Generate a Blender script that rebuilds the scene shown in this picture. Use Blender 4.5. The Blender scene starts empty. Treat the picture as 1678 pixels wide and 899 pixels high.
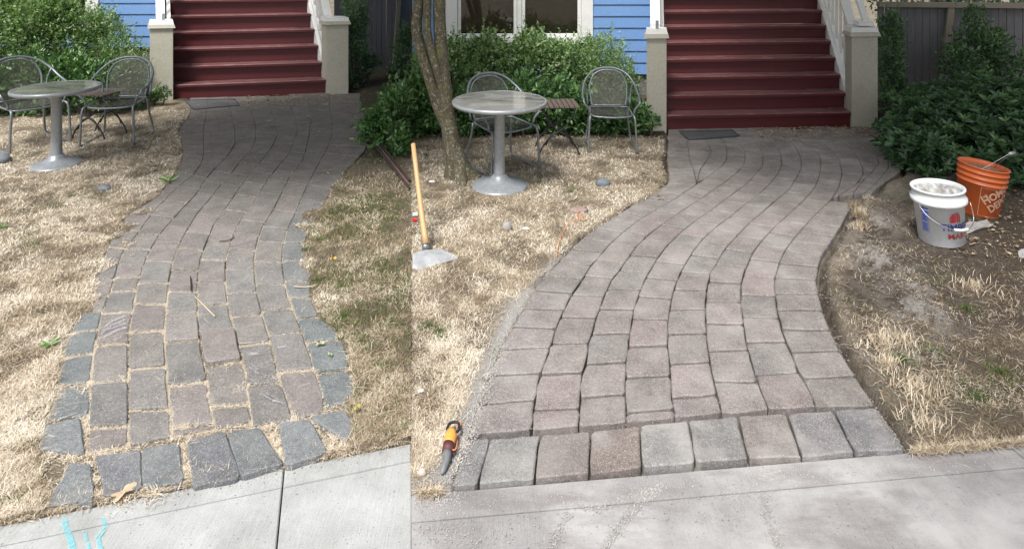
import bpy, math, random
import numpy as np
from mathutils import Vector, Matrix

random.seed(7)
RNG = np.random.default_rng(7)
scene = bpy.context.scene

# ------------------------------------------------------------------ camera, sky, sun, exposure
F, H, HY, CX = 1050.0, 1.9, -65.0, 839.0     # focal length (px), eye height (m), horizon row, centre column
cam = bpy.data.cameras.new('camera'); camo = bpy.data.objects.new('camera', cam)
scene.collection.objects.link(camo)
camo.location = (0, 0, H); camo.rotation_euler = (math.radians(90), 0, 0)
cam.sensor_width = 36; cam.lens = 36 * F / 1678.0
cam.shift_x = 0; cam.shift_y = -(449.5 - HY) / 1678.0
cam.clip_start = 0.05; cam.clip_end = 500
scene.camera = camo

SUN_EL, SUN_AZ = math.radians(58), math.radians(205)   # azimuth from +Y clockwise: behind the camera, a little left
world = bpy.data.worlds.new('World'); scene.world = world; world.use_nodes = True
wn = world.node_tree.nodes; wl = world.node_tree.links
for n in list(wn): wn.remove(n)
sky = wn.new('ShaderNodeTexSky'); sky.sky_type = 'NISHITA'; sky.sun_disc = False
sky.sun_elevation = SUN_EL; sky.sun_rotation = SUN_AZ; sky.dust_density = 3.0; sky.air_density = 1.0
hs = wn.new('ShaderNodeHueSaturation'); hs.inputs['Saturation'].default_value = 0.35
bg = wn.new('ShaderNodeBackground'); bg.inputs['Strength'].default_value = 0.10
wo = wn.new('ShaderNodeOutputWorld')
wl.new(sky.outputs[0], hs.inputs['Color']); wl.new(hs.outputs[0], bg.inputs[0]); wl.new(bg.outputs[0], wo.inputs[0])
sl = bpy.data.lights.new('sun', 'SUN'); sl.energy = 2.5; sl.angle = math.radians(13); sl.color = (1.0, 0.97, 0.93)
so = bpy.data.objects.new('sun', sl); scene.collection.objects.link(so)
sd = Vector((math.sin(SUN_AZ) * math.cos(SUN_EL), math.cos(SUN_AZ) * math.cos(SUN_EL), math.sin(SUN_EL)))
so.rotation_euler = sd.to_track_quat('Z', 'Y').to_euler(); so.location = sd * 30
scene.view_settings.view_transform = 'Standard'; scene.view_settings.look = 'None'
scene.view_settings.gamma = 1; scene.view_settings.exposure = 0.95
scene.render.engine = 'CYCLES'
scene.cycles.max_bounces = 6

# ------------------------------------------------------------------ helpers
def W(x, y, z=0.0):
    """point of the place at height z that the photograph shows at column x, row y"""
    Y = F * (H - z) / (y - HY)
    return Vector(((x - CX) * Y / F, Y, z))
def WY(x, y, Y):
    return Vector(((x - CX) * Y / F, Y, H - (y - HY) * Y / F))
SEAM = (673.5 - CX) / F                      # the two gardens meet along the upright plane X = SEAM * Y

def col_link(o):
    scene.collection.objects.link(o); return o
def tag(o, label=None, cat=None, group=None, kind=None):
    if label: o['label'] = label
    if cat: o['category'] = cat
    if group: o['group'] = group
    if kind: o['kind'] = kind
    return o
def thing(name, label, cat, loc=(0, 0, 0), rz=0.0, group=None, rx=0.0, ry=0.0):
    o = bpy.data.objects.new(name, None); o.empty_display_size = 0.1; col_link(o)
    o.location = loc; o.rotation_euler = (rx, ry, rz)
    return tag(o, label, cat, group)
def copy_tree(o, parent=None):
    c = o.copy(); col_link(c)
    if parent: c.parent = parent
    for ch in list(o.children): copy_tree(ch, c)
    return c

class MB:
    """collects vertices and faces of one mesh object"""
    def __init__(s): s.v = []; s.f = []
    def add(s, vs, fs):
        n = len(s.v); s.v += [tuple(p) for p in vs]; s.f += [tuple(i + n for i in f) for f in fs]; return s
    def hexa(s, a):                           # 8 points: bottom ring (4), top ring (4)
        return s.add(a, [(3, 2, 1, 0), (4, 5, 6, 7), (0, 1, 5, 4), (1, 2, 6, 5), (2, 3, 7, 6), (3, 0, 4, 7)])
    def box(s, c, d, m=None):
        c = Vector(c); x, y, z = d[0] / 2, d[1] / 2, d[2] / 2
        P = [Vector(p) for p in ((-x, -y, -z), (x, -y, -z), (x, y, -z), (-x, y, -z), (-x, -y, z), (x, -y, z), (x, y, z), (-x, y, z))]
        if m is not None: P = [m @ p for p in P]
        return s.hexa([p + c for p in P])
    def frame_box(s, o, ux, uy, uz):          # box from a corner and three edge vectors
        o = Vector(o); ux, uy, uz = Vector(ux), Vector(uy), Vector(uz)
        return s.hexa([o, o + ux, o + ux + uy, o + uy, o + uz, o + ux + uz, o + ux + uy + uz, o + uy + uz])
    def tube(s, pts, r, n=8, closed=False, caps=True, smooth=3):
        P = [Vector(p) for p in pts]
        if smooth and len(P) > 2:
            Q = []; m = len(P); rng = m if closed else m - 1
            rs = r if isinstance(r, (list, tuple)) else None; R2 = []
            for i in range(rng):
                p0 = P[(i - 1) % m] if closed or i > 0 else P[0] * 2 - P[1]
                p1 = P[i]; p2 = P[(i + 1) % m]
                p3 = P[(i + 2) % m] if closed or i + 2 < m else P[-1] * 2 - P[-2]
                for k in range(smooth):
                    t = k / smooth
                    Q.append(0.5 * ((2 * p1) + (p2 - p0) * t + (2 * p0 - 5 * p1 + 4 * p2 - p3) * t * t + (3 * p1 - p0 - 3 * p2 + p3) * t ** 3))
                    if rs: R2.append(rs[i] * (1 - t) + rs[(i + 1) % m] * t)
            if not closed:
                Q.append(P[-1])
                if rs: R2.append(rs[-1])
            P = Q
            if rs: r = R2
        m = len(P); base = len(s.v); up = None
        for i, p in enumerate(P):
            a = P[(i - 1) % m] if (closed or i > 0) else P[0]
            b = P[(i + 1) % m] if (closed or i < m - 1) else P[-1]
            d = (b - a)
            d = d.normalized() if d.length > 1e-9 else Vector((0, 0, 1))
            if up is None:
                up = Vector((0, 0, 1)) if abs(d.z) < .9 else Vector((1, 0, 0))
            sx = d.cross(up).normalized(); up = sx.cross(d).normalized()
            rr = r[i] if isinstance(r, (list, tuple)) else r
            for k in range(n):
                t = 2 * math.pi * k / n
                s.v.append(tuple(p + sx * (rr * math.cos(t)) + up * (rr * math.sin(t))))
        for i in range(m if closed else m - 1):
            j = (i + 1) % m
            for k in range(n):
                l = (k + 1) % n
                s.f.append((base + i * n + k, base + i * n + l, base + j * n + l, base + j * n + k))
        if caps and not closed:
            s.f.append(tuple(base + k for k in range(n))[::-1]); s.f.append(tuple(base + (m - 1) * n + k for k in range(n)))
        return s
    def lathe(s, prof, n=32, c=(0, 0, 0), ends=True):
        base = len(s.v); c = Vector(c)
        for (r, z) in prof:
            for k in range(n):
                t = 2 * math.pi * k / n
                s.v.append((c.x + r * math.cos(t), c.y + r * math.sin(t), c.z + z))
        for i in range(len(prof) - 1):
            for k in range(n):
                l = (k + 1) % n
                s.f.append((base + i * n + k, base + i * n + l, base + (i + 1) * n + l, base + (i + 1) * n + k))
        if ends:
            s.f.append(tuple(base + k for k in range(n))[::-1])
            s.f.append(tuple(base + (len(prof) - 1) * n + k for k in range(n)))
        return s
    def build(s, name, m, parent=None, smooth=False, world=False):
        off = Vector((0, 0, 0))
        if world and parent is not None:
            p = parent
            while p is not None: off += Vector(p.location); p = p.parent
        me = bpy.data.meshes.new(name)
        me.from_pydata([tuple(Vector(v) - off) for v in s.v] if world else s.v, [], s.f)
        me.materials.append(m)
        if smooth: me.polygons.foreach_set('use_smooth', [True] * len(me.polygons))
        me.update()
        o = bpy.data.objects.new(name, me); col_link(o)
        if parent is not None: o.parent = parent
        return o

def np_mesh(name, verts, faces_list, m, attrs=None, smooth=False, parent=None):
    """verts (N,3); faces_list: list of (M,k) index arrays"""
    me = bpy.data.meshes.new(name)
    me.vertices.add(len(verts)); me.vertices.foreach_set('co', np.ascontiguousarray(verts, dtype=np.float32).ravel())
    loops = np.concatenate([f.ravel() for f in faces_list]).astype(np.int32)
    tot = np.concatenate([np.full(len(f), f.shape[1]) for f in faces_list]).astype(np.int32)
    start = np.concatenate([[0], np.cumsum(tot)[:-1]]).astype(np.int32)
    me.loops.add(len(loops)); me.loops.foreach_set('vertex_index', loops)
    me.polygons.add(len(tot)); me.polygons.foreach_set('loop_start', start); me.polygons.foreach_set('loop_total', tot)
    if smooth: me.polygons.foreach_set('use_smooth', np.ones(len(tot), dtype=bool))
    for k, a in (attrs or {}).items():
        at = me.attributes.new(k, 'FLOAT', 'POINT'); at.data.foreach_set('value', np.ascontiguousarray(a, dtype=np.float32))
    me.materials.append(m); me.update(calc_edges=True); me.validate()
    o = bpy.data.objects.new(name, me); col_link(o)
    if parent is not None: o.parent = parent
    return o

def _hash(i, j, s):
    h = np.sin(i * 127.1 + j * 311.7 + s * 74.7) * 43758.5453
    return h - np.floor(h)
def vnoise(x, y, s=0):
    xi, yi = np.floor(x), np.floor(y); fx, fy = x - xi, y - yi
    fx = fx * fx * (3 - 2 * fx); fy = fy * fy * (3 - 2 * fy)
    a, b = _hash(xi, yi, s), _hash(xi + 1, yi, s); c, d = _hash(xi, yi + 1, s), _hash(xi + 1, yi + 1, s)
    return (a * (1 - fx) + b * fx) * (1 - fy) + (c * (1 - fx) + d * fx) * fy
def fbm(x, y, s=0, o=4):
    r = 0; a = .5
    for k in range(o): r = r + a * vnoise(x * 2 ** k, y * 2 ** k, s + k * 13); a *= .5
    return r

# ------------------------------------------------------------------ materials
def nodes_of(name):
    m = bpy.data.materials.new(name); m.use_nodes = True
    nt = m.node_tree; b = nt.nodes['Principled BSDF']
    return m, nt, b
def N(nt, t, **kw):
    n = nt.nodes.new('ShaderNode' + t)
    for k, v in kw.items():
        if k.startswith('_'): setattr(n, k[1:], v)
        else: n.inputs[k].default_value = v
    return n
def ramp(nt, fac, stops):
    n = nt.nodes.new('ShaderNodeValToRGB'); cr = n.color_ramp
    while len(cr.elements) < len(stops): cr.elements.new(0.5)
    for e, (p, c) in zip(cr.elements, stops):
        e.position = p; e.color = (c[0], c[1], c[2], 1) if hasattr(c, '__len__') else (c, c, c, 1)
    nt.links.new(fac, n.inputs[0]); return n.outputs[0]
def mixc(nt, fac, a, b, mode='MIX'):
    n = nt.nodes.new('ShaderNodeMix'); n.data_type = 'RGBA'; n.blend_type = mode
    for sock, v in ((n.inputs['Factor'], fac), (n.inputs[6], a), (n.inputs[7], b)):
        if hasattr(v, 'links') or hasattr(v, 'is_linked'): nt.links.new(v, sock)
        elif hasattr(v, '__len__'): sock.default_value = (v[0], v[1], v[2], 1)
        else: sock.default_value = v
    return n.outputs[2]
def pos(nt, scale=None):
    g = nt.nodes.new('ShaderNodeNewGeometry').outputs['Position']
    if scale is None: return g
    mp = nt.nodes.new('ShaderNodeMapping'); mp.inputs['Scale'].default_value = scale
    nt.links.new(g, mp.inputs[0]); return mp.outputs[0]
def objco(nt):
    return nt.nodes.new('ShaderNodeTexCoord').outputs['Object']
def noise(nt, co, scale, detail=4, rough=.6):
    n = N(nt, 'TexNoise', Scale=scale, Detail=detail, Roughness=rough); nt.links.new(co, n.inputs['Vector']); return n.outputs['Fac']
def voro(nt, co, scale, out='Color', feat='F1'):
    n = N(nt, 'TexVoronoi', Scale=scale); n.feature = feat; nt.links.new(co, n.inputs['Vector']); return n.outputs[out]
def bump(nt, b, h, strength=.4, dist=.01):
    n = N(nt, 'Bump', Strength=strength, Distance=dist); nt.links.new(h, n.inputs['Height'])
    nt.links.new(n.outputs[0], b.inputs['Normal']); return n
def attr(nt, name):
    a = nt.nodes.new('ShaderNodeAttribute'); a.attribute_name = name; return a.outputs['Fac']

def simple(name, c1, c2=None, scale=20, rough=.7, metal=0, bs=0, spec=.5, world=True):
    m, nt, b = nodes_of(name)
    co = pos(nt) if world else objco(nt)
    f = noise(nt, co, scale, 5)
    nt.links.new(ramp(nt, f, [(.3, c1), (.7, c2 or c1)]), b.inputs['Base Color'])
    b.inputs['Roughness'].default_value = rough; b.inputs['Metallic'].default_value = metal
    b.inputs['Specular IOR Level'].default_value = spec
    if bs: bump(nt, b, f, bs, .004)
    return m

def paver_mat():
    m, nt, b = nodes_of('paver_aggregate')
    co = pos(nt); oi = nt.nodes.new('ShaderNodeObjectInfo')
    big = noise(nt, co, 9, 4); mid = noise(nt, co, 60, 5, .7); fine = noise(nt, co, 260, 3, .8)
    c = mixc(nt, 1.0, oi.outputs['Color'], ramp(nt, big, [(.25, (.72, .72, .74)), (.75, (1.22, 1.2, 1.18))]), 'MULTIPLY')
    c = mixc(nt, 1.0, c, ramp(nt, mid, [(.25, .7), (.75, 1.3)]), 'MULTIPLY')
    c = mixc(nt, 1.0, c, ramp(nt, fine, [(.3, .45), (.7, 1.5)]), 'MULTIPLY')
    v = N(nt, 'TexVoronoi', Scale=230); nt.links.new(co, v.inputs['Vector'])
    sx = nt.nodes.new('ShaderNodeSeparateColor'); nt.links.new(v.outputs['Color'], sx.inputs[0])
    pick = ramp(nt, sx.outputs[0], [(.70, 0), (.90, 1)])
    size = ramp(nt, v.outputs['Distance'], [(.20, 1), (.45, 0)])
    pp = nt.nodes.new('ShaderNodeMath'); pp.operation = 'MULTIPLY'; nt.links.new(pick, pp.inputs[0]); nt.links.new(size, pp.inputs[1])
    c = mixc(nt, pp.outputs[0], c, (.56, .53, .49))
    # pale joint-sand dust lying on top in cloudy patches (amount = alpha of the object's colour)
    dn = noise(nt, co, 3.2, 6, .62)
    mm = nt.nodes.new('ShaderNodeMath'); mm.operation = 'MULTIPLY'
    nt.links.new(ramp(nt, dn, [(.46, 0), (.66, 1)]), mm.inputs[0]); nt.links.new(oi.outputs['Alpha'], mm.inputs[1])
    c = mixc(nt, mm.outputs[0], c, (.42, .40, .38))
    nt.links.new(c, b.inputs['Base Color']); b.inputs['Roughness'].default_value = .9
    b.inputs['Specular IOR Level'].default_value = .25
    hh = nt.nodes.new('ShaderNodeMath'); hh.operation = 'ADD'; nt.links.new(fine, hh.inputs[0]); nt.links.new(mid, hh.inputs[1])
    bump(nt, b, hh.outputs[0], .7, .006)
    return m
M_PAVER = paver_mat()

def ground_mat(name, straw, dirt, green, pale):
    m, nt, b = nodes_of(name)
    co = pos(nt)
    fine = noise(nt, co, 130, 4, .75); mid = noise(nt, co, 22, 5, .65)
    c = mixc(nt, ramp(nt, fine, [(.38, 0), (.62, 1)]), tuple(x * .42 for x in straw), straw)
    c = mixc(nt, ramp(nt, mid, [(.42, 0), (.62, 1)]), c, tuple(x * .6 for x in straw))
    d = mixc(nt, ramp(nt, fine, [(.36, 0), (.66, 1)]), tuple(x * .4 for x in dirt), tuple(x * 1.2 for x in dirt))
    c = mixc(nt, attr(nt, 'soil'), c, d)
    c = mixc(nt, attr(nt, 'green'), c, green)
    p = mixc(nt, ramp(nt, fine, [(.3, 0), (.7, 1)]), tuple(x * .65 for x in pale), pale)
    c = mixc(nt, attr(nt, 'dust'), c, p)
    nt.links.new(c, b.inputs['Base Color']); b.inputs['Roughness'].default_value = 1; b.inputs['Specular IOR Level'].default_value = .1
    hh = nt.nodes.new('ShaderNodeMath'); hh.operation = 'ADD'; nt.links.new(fine, hh.inputs[0]); nt.links.new(mid, hh.inputs[1])
    bump(nt, b, hh.outputs[0], 1.0, .016)
    return m
M_LAWN = ground_mat('dry_lawn_soil', (.49, .41, .30), (.125, .10, .08), (.08, .09, .04), (.60, .575, .55))
M_BED = simple('joint_sand', (.075, .066, .058), (.16, .14, .12), 60, .95, bs=.4, spec=.1)

def blade_mat(name, stops, rough=.75):
    m, nt, b = nodes_of(name)
    nt.links.new(ramp(nt, attr(nt, 'tone'), stops), b.inputs['Base Color'])
    b.inputs['Roughness'].default_value = rough; b.inputs['Specular IOR Level'].default_value = .25
    return m
M_STRAW = blade_mat('dry_grass_blades', [(0, (.15, .115, .075)), (.3, (.37, .28, .18)), (.65, (.60, .51, .385)), (1, (.84, .76, .64))])
M_GREEN = blade_mat('green_grass_blades', [(0, (.035, .055, .018)), (.5, (.08, .12, .03)), (1, (.17, .20, .07))])

def leaf_mat(name, stops, rough=.42, trans=.25):
    m, nt, b = nodes_of(name)
    c = ramp(nt, attr(nt, 'tone'), stops)
    nt.links.new(c, b.inputs['Base Color']); b.inputs['Roughness'].default_value = rough
    b.inputs['Specular IOR Level'].default_value = .5
    t = nt.nodes.new('ShaderNodeBsdfTranslucent'); nt.links.new(mixc(nt, 1.0, c, (1.5, 1.7, .6), 'MULTIPLY'), t.inputs[0])
    mx = nt.nodes.new('ShaderNodeMixShader'); mx.inputs[0].default_value = trans
    nt.links.new(b.outputs[0], mx.inputs[1]); nt.links.new(t.outputs[0], mx.inputs[2])
    nt.links.new(mx.outputs[0], nt.nodes['Material Output'].inputs[0])
    return m
M_LEAF_FINE = leaf_mat('fine_shrub_leaves', [(0, (.045, .085, .036)), (.35, (.11, .19, .075)), (.7, (.21, .33, .125)), (1, (.38, .46, .27))])
M_LEAF_BROAD = leaf_mat('broad_laurel_leaves', [(0, (.028, .066, .026)), (.45, (.07, .15, .05)), (.8, (.13, .25, .085)), (1, (.28, .40, .18))], .34)
M_LEAF_DARK = leaf_mat('dark_evergreen_leaves', [(0, (.03, .062, .034)), (.5, (.07, .14, .066)), (.85, (.135, .235, .10)), (1, (.25, .36, .18))], .38)
M_TWIG = simple('shrub_twig_bark', (.06, .045, .03), (.12, .09, .06), 40, .9)

def bark_mat():
    m, nt, b = nodes_of('lichened_bark')
    co = pos(nt, (1, 1, .45)); big = noise(nt, co, 16, 5, .7); fine = noise(nt, co, 90, 4, .7)
    c = ramp(nt, big, [(.3, (.055, .045, .03)), (.55, (.10, .085, .055)), (.75, (.15, .13, .085))])
    lich = ramp(nt, noise(nt, pos(nt), 42, 6, .75), [(.54, 0), (.62, .85)])
    c = mixc(nt, lich, c, (.34, .35, .28))
    moss = ramp(nt, noise(nt, pos(nt), 7, 3), [(.5, 0), (.7, .55)])
    c = mixc(nt, moss, c, (.14, .14, .045))
    c = mixc(nt, 1.0, c, ramp(nt, fine, [(.3, .6), (.7, 1.3)]), 'MULTIPLY')
    nt.links.new(c, b.inputs['Base Color']); b.inputs['Roughness'].default_value = .95
    bump(nt, b, big, .8, .02); return m
M_BARK = bark_mat()

def concrete_mat(name, base, angle, dustamt):
    m, nt, b = nodes_of(name)
    g = pos(nt); mp = nt.nodes.new('ShaderNodeMapping'); mp.inputs['Rotation'].default_value = (0, 0, angle); mp.inputs['Scale'].default_value = (60, 2.5, 1)
    nt.links.new(g, mp.inputs[0])
    broom = noise(nt, mp.outputs[0], 4, 3, .7)
    big = noise(nt, g, 5, 6, .65); fine = noise(nt, g, 220, 4, .8)
    c = mixc(nt, 1.0, base, ramp(nt, big, [(.3, (.78, .77, .76)), (.7, (1.12, 1.12, 1.12))]), 'MULTIPLY')
    c = mixc(nt, 1.0, c, ramp(nt, fine, [(.3, .78), (.7, 1.18)]), 'MULTIPLY')
    c = mixc(nt, 1.0, c, ramp(nt, broom, [(.35, .9), (.65, 1.06)]), 'MULTIPLY')
    pits = ramp(nt, noise(nt, g, 95, 2, .5), [(.27, .5), (.34, 1)])
    c = mixc(nt, 1.0, c, pits, 'MULTIPLY')
    if dustamt:
        c = mixc(nt, ramp(nt, noise(nt, g, 2.6, 6, .6), [(.42, 0), (.62, dustamt)]), c, (.46, .45, .445))
        c = mixc(nt, ramp(nt, noise(nt, pos(nt, (.7, 2.2, 1)), 3.1, 7, .68), [(.48, 0), (.66, .7)]), c, (.185, .165, .162))
    nt.links.new(c, b.inputs['Base Color']); b.inputs['Roughness'].default_value = .92; b.inputs['Specular IOR Level'].default_value = .2
    hh = nt.nodes.new('ShaderNodeMath'); hh.operation = 'ADD'; nt.links.new(fine, hh.inputs[0]); nt.links.new(broom, hh.inputs[1])
    bump(nt, b, hh.outputs[0], .45, .004); return m
M_CONC_L = concrete_mat('broomed_concrete', (.41, .42, .415), math.radians(5), 0)
M_CONC_R = concrete_mat('dusty_concrete', (.31, .30, .298), math.radians(5), .7)

def paint_mat(name, c, wear=(.2, .2, .2), amount=.3, rough=.5, scale=9, grain=None):
    m, nt, b = nodes_of(name)
    g = pos(nt, grain)
    f = noise(nt, g, scale, 6, .7); fine = noise(nt, g, scale * 9, 3)
    col = mixc(nt, ramp(nt, f, [(.5, 0), (.75, amount)]), c, wear)
    col = mixc(nt, 1.0, col, ramp(nt, fine, [(.3, .88), (.7, 1.1)]), 'MULTIPLY')
    nt.links.new(col, b.inputs['Base Color']); b.inputs['Roughness'].default_value = rough
    bump(nt, b, fine, .12, .003); return m
M_BLUE = paint_mat('blue_siding_paint', (.145, .275, .53), (.20, .31, .48), .4, .55, 7)
M_WHITE = paint_mat('white_trim_paint', (.72, .72, .70), (.5, .5, .47), .35, .5, 8)
M_CREAM = paint_mat('cream_post_paint', (.42, .40, .33), (.28, .28, .19), .5, .55, 5)
M_MAROON = paint_mat('maroon_riser_paint', (.088, .013, .017), (.06, .02, .022), .5, .45, 8, (1, 1, 3))
M_TREAD = paint_mat('worn_maroon_tread_painted_sheen', (.15, .062, .062), (.32, .24, .23), .85, .38, 14, (.4, 2, 1))  # wear and dust, plus light on the treads put into the colour
M_FENCE = paint_mat('weathered_fence_wood', (.14, .138, .148), (.22, .205, .205), .8, .85, 6, (9, 9, .8))
M_FPOST = paint_mat('pale_fence_post_wood', (.26, .23, .18), (.16, .14, .11), .6, .8, 9, (9, 9, .8))
M_FOUND = simple('foundation_concrete', (.10, .095, .09), (.17, .16, .15), 12, .9)
M_DARK = simple('dark_metal_grille', (.02, .02, .022), (.05, .05, .055), 50, .6)
M_RUBBER = simple('black_rubber_mat', (.03, .033, .037), (.07, .074, .08), 60, .7)
M_IRON = simple('pewter_powder_coat', (.20, .22, .24), (.29, .31, .33), 40, .42, .55)
M_IRON2 = simple('grey_pedestal_paint', (.27, .29, .31), (.36, .38, .40), 30, .38, .35)
M_MESH = simple('brown_grey_expanded_metal', (.13, .12, .11), (.20, .185, .17), 30, .5, .5)
M_BLACK = simple('black_wrought_iron', (.018, .018, .02), (.04, .04, .042), 30, .5, .4)
M_SLAT = paint_mat('grey_brown_teak', (.14, .105, .085), (.20, .17, .14), .6, .7, 12, (3, 9, 9))
M_RUST = simple('rusty_rod', (.035, .025, .02), (.09, .06, .05), 25, .8, .3)
M_STONE = simple('grey_stone', (.22, .21, .20), (.38, .36, .34), 30, .9, bs=.5)
M_STONE_D = simple('dark_stone', (.10, .12, .14), (.20, .22, .24), 30, .85, bs=.5)
M_GRAVEL = simple('pale_gravel', (.30, .285, .27), (.52, .5, .48), 90, .95)

def glass_mat():
    m, nt, b = nodes_of('window_glass')
    b.inputs['Base Color'].default_value = (.9, .95, .95, 1); b.inputs['Roughness'].default_value = .02
    g = nt.nodes.new('ShaderNodeBsdfGlossy'); g.inputs['Roughness'].default_value = .02; g.inputs[0].default_value = (1, 1, 1, 1)
    t = nt.nodes.new('ShaderNodeBsdfTransparent'); t.inputs[0].default_value = (.75, .78, .78, 1)
    mx = nt.nodes.new('ShaderNodeMixShader'); fr = nt.nodes.new('ShaderNodeFresnel'); fr.inputs[0].default_value = 1.6
    nt.links.new(fr.outputs[0], mx.inputs[0]); nt.links.new(t.outputs[0], mx.inputs[1]); nt.links.new(g.outputs[0], mx.inputs[2])
    nt.links.new(mx.outputs[0], nt.nodes['Material Output'].inputs[0]); return m
M_GLASS = glass_mat()
M_REFL_SLAT = simple('brown_reflection_slats', (.34, .20, .14), (.44, .28, .2), 20, .6)  # slat colour imitates a brown reflection in the panes
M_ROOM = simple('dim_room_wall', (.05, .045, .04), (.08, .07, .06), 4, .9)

def tabletop_mat():
    m, nt, b = nodes_of('pale_tabletop_painted_reflections')
    co = objco(nt)
    mp_ = nt.nodes.new('ShaderNodeMapping'); mp_.inputs['Scale'].default_value = (.8, 2.6, 1); nt.links.new(co, mp_.inputs[0])
    wn2 = N(nt, 'TexNoise', Scale=1.9, Detail=3, Roughness=.45, Distortion=1.6); nt.links.new(mp_.outputs[0], wn2.inputs['Vector']); w = wn2.outputs['Fac']
    c = ramp(nt, w, [(.34, (.13, .135, .13)), (.44, (.27, .27, .245)), (.52, (.22, .22, .20)), (.60, (.33, .33, .295))])  # dark swirls put the glossy top's reflections into the colour
    c = mixc(nt, 1.0, c, ramp(nt, noise(nt, co, 30, 5, .75), [(.3, .8), (.7, 1.12)]), 'MULTIPLY')
    nt.links.new(c, b.inputs['Base Color']); b.inputs['Roughness'].default_value = .10; b.inputs['Specular IOR Level'].default_value = .6
    return m
M_TOP = tabletop_mat()

# ------------------------------------------------------------------ traced layout of the two paths (photo columns, rows)
RB = {
 'b0': [(1095,212),(1095,240),(1093,262),(1097,290),(1098,298),(1078,312),(1062,324),(1040,334),(1020,346),(1000,359),(977,373),(954,390),(937,408),(915,428),(895,452),(874,475),(856,505),(839,535),(821,572),(802,614),(785,660),(768,713)],
 'a1': [(1118,212),(1125,228),(1128,240),(1130,261),(1138,281),(1141,302)],
 'a2': [(1146,212),(1155,228),(1162,240),(1166,248),(1158,263),(1147,278),(1141,302)],
 'b1': [(1170,212),(1182,228),(1189,236),(1191,247),(1191,260),(1184,271),(1172,280),(1155,293),(1141,302),(1122,315),(1098,330),(1075,343),(1053,356),(1040,365),(1023,378),(1000,398),(978,424),(969,433),(957,452),(937,481),(920,516),(910,537),(902,566),(886,611),(876,656),(870,706)],
 'b2': [(1196,212),(1206,225),(1214,236),(1218,243),(1221,251),(1221,261),(1218,272),(1203,286),(1187,299),(1168,311),(1148,326),(1127,338),(1103,355),(1078,372),(1060,385),(1055,392),(1042,404),(1034,415),(1016,441),(1004,456),(997,470),(991,481),(983,502),(976,520),(971,542),(964,562),(960,596),(954,611),(951,650),(948,698)],
 'b3': [(1224,212),(1236,232),(1244,243),(1248,246),(1251,256),(1249,273),(1241,281),(1231,294),(1216,306),(1198,319),(1180,332),(1159,348),(1137,363),(1114,381),(1093,402),(1075,425),(1059,453),(1047,481),(1037,514),(1033,542),(1030,566),(1026,592),(1025,620),(1025,652),(1027,692)],
 'b4': [(1248,212),(1262,230),(1274,242),(1280,254),(1281,269),(1275,284),(1263,299),(1247,315),(1228,329),(1212,342),(1192,358),(1173,371),(1153,389),(1133,414),(1117,442),(1107,465),(1102,481),(1097,508),(1094,533),(1094,566),(1097,598),(1099,620),(1101,650),(1106,684)],
 'b5': [(1274,212),(1290,230),(1303,241),(1310,253),(1313,265),(1313,277),(1303,295),(1293,310),(1279,322),(1262,335),(1245,351),(1227,365),(1207,386),(1188,407),(1173,432),(1164,447),(1158,473),(1156,502),(1157,534),(1160,572),(1166,607),(1175,647),(1183,677)],
 'b6': [(1296,212),(1312,230),(1327,240),(1334,246),(1341,253),(1345,262),(1345,278),(1341,293),(1335,307),(1325,319),(1311,333),(1295,348),(1278,363),(1261,380),(1243,400),(1231,417),(1220,443),(1214,470),(1214,500),(1217,523),(1223,561),(1230,583),(1239,617),(1250,645),(1261,671)],
 'b7': [(1324,212),(1340,228),(1353,238),(1369,252),(1376,265),(1380,282),(1376,303),(1368,318),(1360,328),(1349,339),(1333,353),(1317,372),(1299,392),(1287,408),(1276,432),(1270,455),(1270,483),(1276,521),(1288,559),(1301,585),(1308,609),(1318,620),(1338,667)],
 'c1': [(1360,212),(1380,230),(1396,245),(1404,256),(1413,272),(1415,284),(1407,298),(1392,309),(1372,322)],
 'c2': [(1390,212),(1412,234),(1428,247),(1438,257),(1441,266),(1434,275),(1424,287),(1410,300),(1395,322)],
 'c3': [(1420,212),(1440,236),(1455,255),(1456,275),(1436,300),(1410,322)],
 'b8': [(1440,212),(1462,225),(1478,245),(1480,262),(1475,281),(1449,300),(1434,310),(1420,328),(1400,335),(1389,347),(1380,367),(1367,387),(1357,402),(1345,418),(1340,440),(1337,462),(1340,477),(1348,508),(1360,540),(1376,574),(1403,617),(1432,660),(1434,664)],
}
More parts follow.
